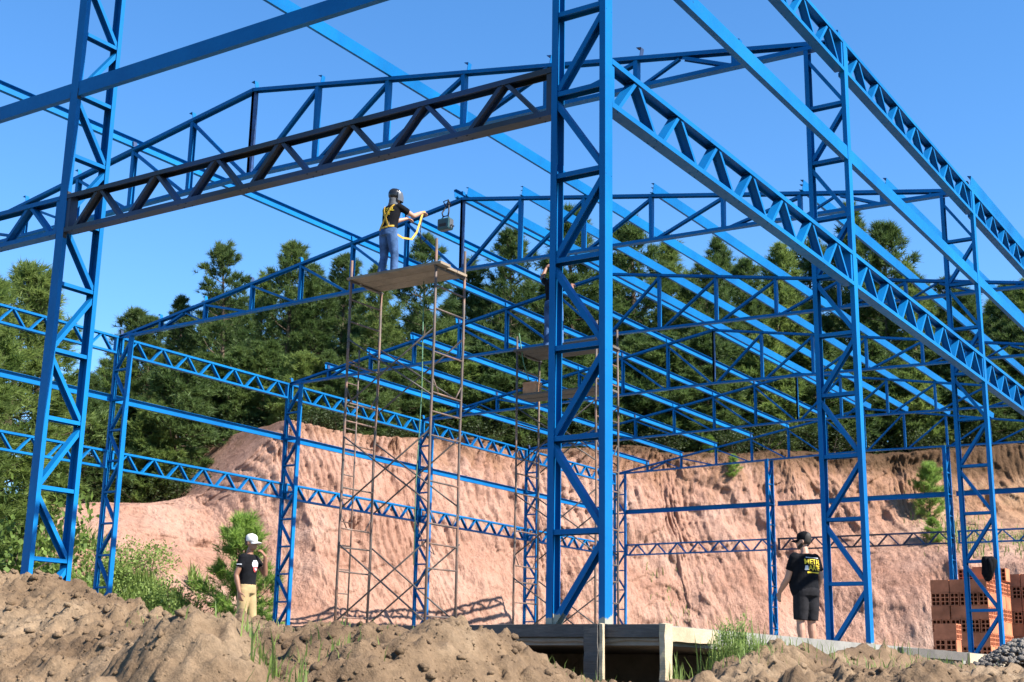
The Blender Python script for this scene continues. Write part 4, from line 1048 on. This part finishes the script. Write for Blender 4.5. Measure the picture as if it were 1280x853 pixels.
# welder on the front scaffold
def welder():
    t, M, b, s, bv = person('welder in helmet, blue jeans and yellow harness standing on the front scaffold', (-9.00, 9.00, 5.812), math.radians(-6), 0.915, g=0.98, lean=0.16,
        arms={'R': ((.24, .38, 1.30), (.18, .66, 1.46), (-.1, 1, .12), (0, .2, -1), .8), 'L': ((-.25, .36, 1.28), (-.16, .62, 1.40), (.1, 1, .1), (0, .2, -1), .8)},
        legs={'L': ((-.13, .05, .50), (-.15, -.02, .085), (-.2, .98, 0)), 'R': ((.12, .06, .50), (.15, .02, .085), (.25, .97, 0))},
        head_yaw=math.radians(-48), head_pitch=math.radians(-8), trousers=DENIM, sleeve=.6)
    # welding helmet with raised clear shield and grey neck cloth
    h = MB(); h.loft([(V((0, -.008, z)), V((a, 0, 0)), V((0, b_, 0))) for z, a, b_ in ((.09, .088, .100), (.13, .096, .116), (.18, .098, .120), (.225, .086, .106), (.258, .058, .074), (.275, .018, .024))], 24)
    hm = sub(h, M, 'helmet', HELMET, b)
    v = MB(); n = 12; rings = []
    for z, r_, yy in ((.21, .103, .02), (.16, .112, .035), (.10, .116, .045), (.04, .112, .05)):
        ring = []
        for k in range(n+1):
            a = math.radians(-80 + 160*k/n); ring.append(V((r_*math.sin(a)*.92, yy + r_*math.cos(a)*1.05, z)))
        rings.append(ring)
    for rg in rings: v.v += rg
    off = len(v.v)
    for rg in rings: v.v += [p*0.965 for p in rg]
    for i in range(3):
        for k in range(n):
            q = (i*(n+1)+k, i*(n+1)+k+1, (i+1)*(n+1)+k+1, (i+1)*(n+1)+k); v.f.append(q); v.f.append(tuple(off+x for x in reversed(q)))
    sub(v, M, 'face_shield', VISOR, hm)
    c = MB(); c.loft([(V((0, .09, 1.415)), V((.135, 0, 0)), V((0, .10, 0))), (V((0, .092, 1.47)), V((.105, 0, 0)), V((0, .085, 0))), (V((0, .10, 1.53)), V((.085, 0, 0)), V((0, .085, 0))), (V((0, .105, 1.60)), V((.083, 0, 0)), V((0, .09, 0)))], 20)
    soft(c.build('neck_cloth', GREYCLOTH, t, True), .009, 3)
    # harness webbing hugging the back
    def strap(pts, w=.034, d=(0, 1, 0), name='strap', par=s):
        path = []
        P = [V(p) for p in pts]
        for i in range(len(P)-1):
            for q in range(8): path.append(lerp(P[i], P[i+1], q/8))
        path.append(P[-1]); hits = []
        for p in path:
            h_ = cast(bv, p - V(d)*0.7, d, .016)
            if h_ is not None: hits.append(h_)
        mb = MB()
        for i in range(len(hits)-1):
            if (hits[i+1]-hits[i]).length > 1e-4: mb.bar(hits[i], hits[i+1] + (hits[i+1]-hits[i])*0.15, -V(d), w, .008)
        return mb.build(name, YELLOW, par)
    strap([(-.12, 0, 1.44), (.01, 0, 1.18), (.09, 0, 1.00)]); strap([(.12, 0, 1.44), (.0, 0, 1.18), (-.13, 0, .97)])
    strap([(-.16, 0, 1.02), (0, 0, .99), (.16, 0, 1.02)], .032)
    MB().bar((-.045, -.03, 1.19), (.045, -.03, 1.19), (0, -1, 0), .075, .02).build('back_plate', RUBBER, s)
    # sagging lanyard up to the hand
    pth = [(.10, -.05, 1.02), (.15, .02, .90), (.20, .16, .84), (.235, .36, .86), (.22, .50, 1.03), (.20, .60, 1.26), (.185, .68, 1.47), (.18, .74, 1.50)]
    mb = MB()
    for i in range(len(pth)-1):
        a, c_ = V(pth[i]), V(pth[i+1]); mb.bar(a, c_ + (c_-a)*.1, (1, -.4, 0), .034, .008)
    mb.build('lanyard', YELLOW, s)
    MB().tube([(.06, -.06, 1.10), (.08, -.07, 1.03), (.07, -.06, .98)], .02, 8).build('buckle', RUBBER, s)
    shirt_print('METAL', bv, ((0.0, -.2, 1.315), (1, 0, 0), (0, 0, 1), (0, 1, 0)), .095, YPRINT, s)
    shirt_print('ARTE', bv, ((0.0, -.2, 1.235), (1, 0, 0), (0, 0, 1), (0, 1, 0)), .075, YPRINT, s)
welder()
# second worker, mostly behind the near column
tm, M, b, s, bv = person('worker in jeans on the rear scaffold, mostly hidden by the big near column', (-8.58, 13.52, 5.592), math.radians(10), 0.97, g=1.0, lean=0.05,
    arms={'L': ((-.30, .12, 1.52), (-.27, .26, 1.76), (.1, .5, .85), (.3, .5, -.3), .8), 'R': ((.26, .30, 1.30), (.18, .52, 1.46), (-.1, 1, .3), (0, .2, -1), .8)},
    legs={'L': ((-.12, .03, .50), (-.13, -.02, .085), (-.1, .99, 0)), 'R': ((.12, .04, .50), (.14, .02, .085), (.2, .98, 0))},
    skin=SKIN_D, head_yaw=0.2, head_pitch=.2, trousers=DENIM, sleeve=.55)
hair(M, b); cap_on(M, BLACKCLOTH, b)

# ================================================================== TREES AND PLANTS
def blades(base, dirs, length, width, rng):
    """triangles: base points (n,3), unit directions (n,3)"""
    n = len(base); r = rng.normal(size=(n, 3)); side = np.cross(dirs, r); side /= np.linalg.norm(side, axis=1)[:, None] + 1e-9
    L = length*(0.7 + 0.6*rng.random(n))[:, None]; w = width*(0.7 + 0.6*rng.random(n))[:, None]
    v = np.stack([base - side*w/2, base + side*w/2, base + dirs*L], 1).reshape(-1, 3)
    return v
def pine_mesh(h, seed, upsw=0, r0=2.1, clear=0.2, tuft_len=0.24, nb=15, dens=1.0, wid=0.034, droop=0.0, skip=0.12):
    rng = np.random.default_rng(seed); T = []; D = []; trunk = MB()
    bend = rng.normal(size=2)*0.02*h
    axis = lambda z: np.array([bend[0]*(z/h)**2, bend[1]*(z/h)**2, z])
    k = 6; trunk.tube([V(axis(h*i/k)) for i in range(k+1)], [0.014*h*(1-i/k)**0.8+0.012 for i in range(k+1)], 7)
    z = clear*h; gap = None
    while z < h*0.985:
        u = z/h; nbk = rng.integers(4, 7)
        a0 = rng.random()*6.28
        lobe = 0.75 + 0.5*rng.random()
        for b in range(nbk):
            if rng.random() < skip: continue
            a = a0 + b*6.283/nbk + rng.normal()*0.25
            shape = min(1.0, 0.55 + 1.6*(u-clear)) * (1-u)**0.62
            L = r0*shape*lobe*(0.7 + 0.55*rng.random()) + 0.18
            el = math.radians(-8 + upsw + (62-upsw)*u**1.5 + rng.normal()*9)
            p0 = axis(z); d = np.array([math.cos(a)*math.cos(el), math.sin(a)*math.cos(el), math.sin(el)])
            tip = p0 + d*L + np.array([0, 0, 0.16*L - droop*L*L])
            mid = p0 + d*L*0.55 - np.array([0, 0, 0.03*L])
            trunk.tube([V(p0), V(mid), V(tip)], [0.012*L+0.012, 0.008*L+0.006, 0.004], 3, False)
            m = int((5 + 9*L)*dens)
            t = 0.28 + 0.72*np.sqrt(rng.random(m))
            t[:2] = 1.0
            c = (1-t)[:, None]**2*p0 + 2*((1-t)*t)[:, None]*mid + (t**2)[:, None]*tip
            lat = rng.normal(size=(m, 3))*np.array([1, 1, 0.55])*(0.15*L*np.sin(np.pi*np.clip(t, 0.2, 0.95)) + 0.06)[:, None]
            c = c + lat; dd = d*0.8 + np.array([0, 0, 0.35]) + lat/(0.2*L+0.1)*0.6
            dd = dd + rng.normal(size=(m, 3))*0.25; dd /= np.linalg.norm(dd, axis=1)[:, None]
            T.append(c); D.append(dd)
        z += (0.030*h + 0.10)*(0.75 + 0.5*rng.random())*(1.0 - 0.25*u)
    m = 4; T.append(np.repeat(axis(h)[None], m, 0) - np.array([0, 0, 0.1])*np.arange(m)[:, None]); D.append(np.repeat(np.array([[0, 0, 1.0]]), m, 0))
    T = np.concatenate(T); D = np.concatenate(D); n = len(T)
    base = np.repeat(T, nb, 0); dirs = np.repeat(D, nb, 0) + rng.normal(size=(n*nb, 3))*0.62
    dirs /= np.linalg.norm(dirs, axis=1)[:, None]
    base = base - np.repeat(D, nb, 0)*(rng.random((n*nb, 1))*0.16)
    v = blades(base, dirs, tuft_len, wid, rng)
    return v, np.arange(len(v)).reshape(-1, 3), trunk
def make_proto(h, seed, mat, **kw):
    v, f, trunk = pine_mesh(h, seed, **kw)
    a = np_obj('crown', v, f, mat); t = trunk.build('trunk', BARK)
    ma, mt = a.data, t.data; bpy.data.objects.remove(a); bpy.data.objects.remove(t)
    return ma, mt, h
def plant_tree(name, proto, loc, h, rz, label, group, cat='tree', wide=1.0, mat=None):
    ma, mt, h0 = proto; t = thing(name, loc, label, cat, group, rz); s = h/h0; t.scale = (s*wide, s*wide, s)
    for nm, me in (('trunk', mt), ('crown', ma)):
        o = bpy.data.objects.new(nm, me); COL.objects.link(o); o.parent = t
        if mat is not None and nm == 'crown':
            o.material_slots[0].link = 'OBJECT'; o.material_slots[0].material = mat
    return t
PINES = [make_proto(11, 100+i, NEEDLE, r0=(2.3, 2.0, 2.6, 1.9, 2.4, 2.1)[i], clear=(.16, .2, .14, .24, .18, .12)[i], dens=1.35, wid=.034, tuft_len=.29, skip=.14) for i in range(6)]
LOWP = [make_proto(5.5, 200+i, NEEDLE, r0=1.7, clear=.06, dens=1.6, nb=13, wid=.042) for i in range(3)]
YPINE = [make_proto(3.0, 300+i, YOUNG, upsw=32, r0=0.95, clear=.12, dens=1.5, nb=18, tuft_len=.20, wid=.02, skip=.2) for i in range(2)]
FRONT = [(-21.6, 10.1, 7.2), (-22.1, 11.1, 8.4), (-23.4, 12.7, 9.2), (-23.8, 13.9, 9.2), (-32.4, 22.4, 9.4), (-34.1, 25.0, 11.2), (-33.4, 25.8, 12.3), (-34.1, 28.1, 13.8), (-32.3, 28.5, 15.7), (-34.8, 33.0, 16.1), (-32.7, 32.3, 16.9), (-31.8, 33.1, 16.0), (-33.7, 36.8, 17.8), (-29.1, 34.0, 16.0), (-29.0, 36.7, 17.8), (-29.7, 41.1, 18.0), (-27.1, 40.4, 18.9), (-28.2, 45.7, 19.0), (-25.8, 43.6, 20.5), (-26.8, 48.8, 20.1), (-23.7, 45.9, 20.5), (-23.4, 49.4, 20.5), (-20.9, 47.2, 18.4), (-22.5, 53.1, 21.3), (-19.8, 49.9, 18.9), (-20.3, 54.0, 20.9), (-20.2, 58.4, 22.6), (-17.5, 57.2, 23.6), (-15.2, 55.8, 21.7), (-13.6, 55.2, 19.2), (-14.0, 62.4, 20.5), (-11.4, 56.8, 18.1), (-10.9, 61.1, 19.3), (-9.0, 57.4, 18.3), (-8.1, 59.6, 18.9)]
BACK = [(-48.9, 35.1, 13.8), (-46.5, 35.6, 13.5), (-46.7, 36.9, 16.9), (-46.3, 39.0, 17.0), (-45.4, 41.1, 18.4), (-45.4, 42.7, 18.5), (-43.2, 43.5, 18.2), (-42.0, 44.0, 18.1), (-41.4, 46.3, 20.1), (-40.3, 48.2, 19.0), (-37.6, 48.1, 18.2), (-38.1, 52.1, 20.2), (-34.7, 50.5, 20.0), (-35.0, 53.1, 18.9), (-33.6, 55.2, 20.7), (-32.8, 57.1, 20.9), (-31.5, 59.2, 20.1), (-30.5, 62.4, 20.8), (-29.0, 63.2, 22.3), (-26.7, 63.5, 20.4), (-25.9, 66.1, 22.5), (-23.1, 63.9, 21.4), (-21.4, 65.5, 20.0), (-20.0, 67.2, 21.5), (-20.0, 71.7, 21.8), (-17.4, 69.0, 21.1), (-16.1, 74.5, 22.9), (-14.2, 76.3, 22.7), (-12.8, 75.4, 23.3), (-11.2, 75.5, 22.8)]
LOW = [(-31.0, 21.4, 8.1), (-32.1, 23.7, 8.5), (-30.5, 23.6, 8.3), (-30.2, 24.4, 10.1), (-31.6, 27.1, 10.9), (-30.5, 27.5, 11.1), (-30.2, 28.6, 11.5), (-27.7, 27.7, 10.6), (-26.9, 28.4, 10.7), (-26.1, 29.3, 10.7), (-26.6, 31.7, 11.5), (-26.4, 33.0, 11.3), (-25.9, 34.0, 12.6), (-24.6, 35.1, 12.4), (-24.0, 36.1, 12.4), (-23.8, 37.7, 12.6), (-23.3, 39.3, 12.9), (-22.7, 40.4, 12.7), (-21.8, 41.9, 13.6), (-20.6, 42.2, 13.6), (-19.4, 43.3, 13.8), (-18.9, 44.6, 12.6), (-17.5, 45.7, 14.0), (-16.8, 47.0, 12.8), (-16.2, 48.2, 14.5), (-15.5, 50.0, 13.4), (-14.4, 51.1, 14.6), (-12.7, 51.1, 13.3), (-12.2, 53.1, 14.7), (-10.8, 53.2, 14.5), (-9.9, 55.5, 14.7), (-8.9, 56.4, 15.7)]

OD = lambda n: f'{n}{"th" if 10 <= n % 100 <= 20 else {1: "st", 2: "nd", 3: "rd"}.get(n % 10, "th")}'
rr = random.Random(5)
for i, (x, y, zt) in enumerate(FRONT):
    z = bank_z(x, y) - 0.1; left = i < 4
    lab = (f'light green pine at the left edge of the picture, {OD(i+1)} from the left' if left else f'tall dark pine in the front row above the cliff, {OD(i-3)} from the left')
    plant_tree('pine_tree', PINES[i % 6], (x, y, z), zt-z, rr.uniform(0, 6.28), lab, 'pines at the left edge' if left else 'tall pines above the cliff', wide=1.25 if left else rr.uniform(.95, 1.2), mat=NEEDLE2 if left or i % 4 == 1 else None)
for i, (x, y, zt) in enumerate(BACK):
    z = bank_z(x, y) - 0.1
    plant_tree('pine_tree', PINES[(i*5+2) % 6], (x, y, z), zt-z, rr.uniform(0, 6.28), 'pine deep in the wood behind the front row', 'pines deep in the wood', wide=1.4)
for i, (x, y, zt) in enumerate(LOW):
    z = bank_z(x, y) - 0.1
    plant_tree('small_pine', LOWP[i % 3], (x, y, z), max(2.2, zt-z), rr.uniform(0, 6.28), f'bushy low pine close to the cliff rim, {OD(i+1)} from the left', 'low pines at the cliff rim', wide=rr.uniform(1.1, 1.5), mat=NEEDLE2 if i % 5 == 2 else None)
for i, (x, y, h, w_, lab) in enumerate((
        (-20.35, 17.85, 3.3, 1.0, 'young bright pine behind the man in the white cap'),
        (-11.0, 46.5, 2.3, 1.05, 'young green pine on the ledge of the cliff, right of the second column'),
        (-17.0, 41.1, 1.0, 1.0, 'small bright pine sapling high on the cliff face behind the back gable'),
        (-18.2, 41.6, .8, 1.3, 'tiny green sapling on the cliff face left of the other sapling'),
        (-10.3, 44.3, 1.0, 1.4, 'tiny green sapling on the ledge below the young pine'),
        (-6.0, 51.0, 2.0, 1.5, 'young pine high on the ledge at the right edge'))):
    plant_tree('young_pine', YPINE[i % 2], (x, y, bank_z(x, y)-0.15), h, i*1.3, lab, 'young pines', wide=w_)

# ---- leafy bushes
def bush_mesh(seed, r, hgt, n=1500, leaf=0.07):
    rng = np.random.default_rng(seed); c = rng.normal(size=(14, 3))*np.array([r*.5, r*.5, hgt*.22]) + np.array([0, 0, hgt*.5])
    k = rng.integers(0, 14, n); d = rng.normal(size=(n, 3)); d /= np.linalg.norm(d, axis=1)[:, None]
    p = c[k] + d*(rng.random((n, 1))**0.5)*np.array([r*.38, r*.38, hgt*.28]); p[:, 2] = np.abs(p[:, 2])
    a = d + rng.normal(size=(n, 3))*.7; a /= np.linalg.norm(a, axis=1)[:, None]
    s = np.cross(a, rng.normal(size=(n, 3))); s /= np.linalg.norm(s, axis=1)[:, None]; L = leaf*(0.6+0.8*rng.random((n, 1)))
    v = np.stack([p, p + a*L*.5 + s*L*.35, p + a*L, p + a*L*.5 - s*L*.35], 1).reshape(-1, 3)
    st = MB()
    for q in range(9): st.tube([V((0, 0, -.1)), V(c[q])*.6, V(c[q])], [.02, .012, .006], 4, False)
    return v, np.arange(len(v)).reshape(-1, 4), st
BUSHES = []
for i in range(3):
    v, f, st = bush_mesh(400+i, 1.0, 1.2); a = np_obj('leaves', v, f, BUSH); s = st.build('stems', BARK)
    BUSHES.append((a.data, s.data)); bpy.data.objects.remove(a); bpy.data.objects.remove(s)
def bush(i, x, y, z, s, sz, label, group, mat=None):
    t = thing('bush', (x, y, z), label, 'bush', group, i*1.7); t.scale = (s, s, sz)
    for nm, me in zip(('leaves', 'stems'), BUSHES[i % 3]):
        o = bpy.data.objects.new(nm, me); COL.objects.link(o); o.parent = t
        if mat is not None and nm == 'leaves': o.material_slots[0].link = 'OBJECT'; o.material_slots[0].material = mat
for i, (x, y, s, sz, lab) in enumerate((
        (-22.0, 14.4, 1.1, .9, 'low leafy bush at the foot of the bank left of the white-capped man'),
        (-23.2, 16.0, 1.2, 1.0, 'leafy bush on the bank above the grass'),
        (-21.4, 16.6, 1.0, .9, 'leafy bush under the young bright pine'),
        (-23.6, 17.8, .9, .9, 'sparse bush on the pink bank left of the young pine'),
        (-18.4, 16.6, .7, .6, 'small green bush between the left column and the front scaffold'),
        (-20.9, 9.6, 2.0, 2.2, 'big bush below the light pines at the left edge'),
        (-21.8, 11.9, 1.8, 2.6, 'tall bush behind the tall left column'),
        (-4.6, 50.6, 1.3, 1.0, 'green bush on the ochre ledge at the right edge'),
        (-3.9, 47.2, 1.4, .5, 'low bush on the bench behind the bricks'),
        (-6.9, 46.5, 1.3, .45, 'low bush on the bench left of the bricks'),
        (-3.0, 48.7, .9, 1.1, 'bush at the right edge below the rim'))):
    bush(i, x, y, bank_z(x, y)-.08, s, sz, lab, 'bushes on the bank', GRASS if i < 4 else None)
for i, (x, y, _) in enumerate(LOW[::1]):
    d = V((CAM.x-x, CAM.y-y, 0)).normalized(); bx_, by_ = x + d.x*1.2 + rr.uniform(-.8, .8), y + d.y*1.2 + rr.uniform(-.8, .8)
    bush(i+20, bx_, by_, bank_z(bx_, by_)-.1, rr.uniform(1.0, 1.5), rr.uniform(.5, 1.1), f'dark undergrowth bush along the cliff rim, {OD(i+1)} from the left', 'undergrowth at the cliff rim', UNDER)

for i, (x, y, s, sz) in enumerate(((.74, .16, .13, .24), (.80, .36, .11, .18), (.92, .02, .10, .13))):
    bush(i+60, x, y, soil_z(x, y)-.02, s, sz, ('bright green weed at the right end of the slab formwork', 'green weed growing behind the bright weed at the slab corner', 'small weed on the soil right of the pale corner stake')[i], 'weeds by the slab', GRASS)

# ---- grass: nobody could count it
def grass_obj(name, pts, lens, widths, mat, label, seed, lean=0.35, segs=2):
    rng = np.random.default_rng(seed); n = len(pts); pts = np.asarray(pts); L = np.asarray(lens)[:, None]; w = np.asarray(widths)[:, None]
    a = rng.random(n)*6.283; h = np.stack([np.cos(a), np.sin(a), 0*a], 1); s = np.stack([-np.sin(a), np.cos(a), 0*a], 1)
    k = (lean*(0.3 + rng.random(n)))[:, None]; zv = np.array([0, 0, 1.0])
    p1 = pts + zv*L*.55 + h*L*k*.25; p2 = pts + zv*L*(1-.35*k) + h*L*k*1.0
    v = np.stack([pts - s*w/2, pts + s*w/2, p1 - s*w*.4, p1 + s*w*.4, p2], 1).reshape(-1, 3)
    b = np.arange(n)[:, None]*5
    f = np.concatenate([b + np.array([[0, 1, 3]]), b + np.array([[0, 3, 2]]), b + np.array([[2, 3, 4]])])
    o = np_obj(name, v, f, mat); tag(o, label, 'grass', None, 'stuff'); return o
def clump(cx, cy, r, n, rng, zf):
    q = rng.normal(size=(n, 2))*r*.5; return [(cx+a, cy+b, zf(cx+a, cy+b)-.02) for a, b in q]
rng = np.random.default_rng(9)
P, Ls, Ws = [], [], []
def add(cx, cy, r, n, L, w=.008, zf=soil_z):
    p = clump(cx, cy, r, n, rng, zf); P.extend(p); Ls.extend(L*(0.5+0.8*rng.random(n))); Ws.extend(w*(0.7+.6*rng.random(n)))
for a in ((0.28, -3.2, .16, 40, .26, .010), (0.0, -2.9, .2, 45, .22, .009), (.48, -3.1, .14, 25, .22, .009), (-.3, -2.7, .2, 40, .13, .008), (-.75, -2.3, .16, 40, .10, .007), (-1.3, -2.0, .05, 9, .14, .009), (-1.6, -2.1, .15, 30, .07, .006), (-.3, -1.9, .2, 14, .07, .006), (-1.1, -1.8, .3, 50, .07, .006), (-1.9, -1.9, .25, 30, .06, .006), (-.1, -2.4, .25, 50, .10, .007), (-.6, -1.75, .2, 30, .07, .006), (.35, -.95, .2, 40, .08, .006),
          (0.02, -0.40, .16, 55, .12, .007), (-.10, -0.45, .12, 30, .10, .006), (0.22, -.42, .12, 30, .14, .006), (0.34, -.40, .1, 18, .10, .006), (.62, -.32, .1, 30, .16, .008),
          (.72, .12, .13, 110, .30, .008), (.78, .32, .14, 120, .28, .008), (.95, -.05, .2, 60, .13, .006), (.8, 1.0, .2, 40, .10, .006),
          (.8, 1.6, .25, 50, .12, .006), (.85, 2.6, .3, 40, .10, .006), (.8, 3.4, .3, 70, .14, .006), (.8, 4.2, .3, 70, .13, .007), (1.3, 1.2, .3, 80, .10, .007), (1.45, 2.2, .4, 90, .09, .007),
          (.75, 7.0, .25, 40, .16, .008), (.7, 6.3, .2, 30, .14, .008), (.7, 8.6, .2, 40, .2, .008), (1.2, 4.6, .5, 60, .08, .007)):
    add(*a)
grass_obj('grass', P, Ls, Ws, GRASS, 'green grass tufts sprouting from the dug soil and along the slab', 21)
P, Ls, Ws = [], [], []
n = 26000; gx_ = rng.uniform(-26.0, -18.6, n); gy_ = rng.uniform(9, 19.5, n)
keep = fbm(gx_*.55, gy_*.55, gx_*0, 3, 71) > -0.42 + .22*np.clip(-gx_-23.2, 0, 4) + .35*np.clip(gy_-17.2, 0, 2)
for x, y in zip(gx_[keep], gy_[keep]): P.append((x, y, bank_z(x, y)-.03))
m = len(P)
grass_obj('meadow_grass', P, .62*(.5+.8*rng.random(m)), .04*(.6+.7*rng.random(m)), GRASS, 'rough green grass on the bank behind the white-capped man', 22, .5)
P = []
for cx, cy, r, n in ((-6.5, 45.8, 1.6, 300), (-4.2, 47.4, 2.0, 500), (-9.0, 44.6, 1.5, 200), (-9.9, 46.0, 1.4, 260), (-2.5, 49.5, 2.0, 300), (-17.6, 37.2, 1.2, 50)):
    for a, b in rng.normal(size=(n, 2))*r*.5: P.append((cx+a, cy+b, bank_z(cx+a, cy+b)-.03))
m = len(P)
grass_obj('ledge_grass', P, .40*(.5+.8*rng.random(m)), .035*(.6+.7*rng.random(m)), GRASS, 'dry green grass patches on the ledge of the cliff', 23, .6)

# ---- loose clods on the spoil heaps, gravel at the right
def clods(name, pts, sizes, mat, label, seed):
    rng = np.random.default_rng(seed); bm = bmesh.new(); bmesh.ops.create_icosphere(bm, subdivisions=1 if len(pts) > 2000 else 2, radius=1)
    bv_ = np.array([v.co[:] for v in bm.verts]); bf = np.array([[v.index for v in f.verts] for f in bm.faces]); bm.free()
    V_, F_ = [], []
    var = []
    for q in range(8):
        d = 1 + .8*fbm(bv_[:, 0]*1.9+q*9, bv_[:, 1]*1.6, bv_[:, 2]*1.6, 3, 80+q)[:, None]; var.append(bv_*d)
    for i, (p, s) in enumerate(zip(pts, sizes)):
        a = rng.random()*6.28; R_ = np.array([[math.cos(a), -math.sin(a), 0], [math.sin(a), math.cos(a), 0], [0, 0, 1]])
        F_.append(bf + len(bv_)*i); V_.append((var[i % 8]*s*np.array([1, .6 + .5*rng.random(), .45 + .4*rng.random()]))@R_.T + np.array(p))
    o = np_obj(name, np.concatenate(V_), np.concatenate(F_), mat, smooth=False); tag(o, label, 'soil', None, 'stuff'); return o
pts, sz = [], []
for _ in range(10500):
    x = rng.uniform(-5.5, 3.0); y = -1.45 + rng.normal()*.75 if x < .7 else rng.uniform(-2.2, 4)
    if _ % 4 == 0: x, y = rng.uniform(-3.2, .9), rng.uniform(-3.9, -2.2)
    if x < .6 and y > -.5: continue
    if x > .6 and x < 1.0 and y > -.3 and rng.random() < .5: continue
    s = min(.030, .004 + .0055*rng.pareto(1.9)); pts.append((x, y, soil_z(x, y) + s*.15)); sz.append(s)
clods('soil_clods', pts, sz, SOIL, 'loose crumbs and clods of brown soil on the heaps', 31)
pts, sz = [], []
for _ in range(1900):
    a, b = rng.normal(size=2); x, y = 1.72 + a*.26, 3.75 + b*.40
    hgt = .36*math.exp(-(a*a*.30+b*b*.25)); s = .010 + .018*rng.random(); pts.append((x, y, -.33 + hgt + .03*rng.random())); sz.append(s)
clods('gravel_heap', pts, sz, GRAVEL, 'grey gravel heap at the right edge in front of the bricks', 33)
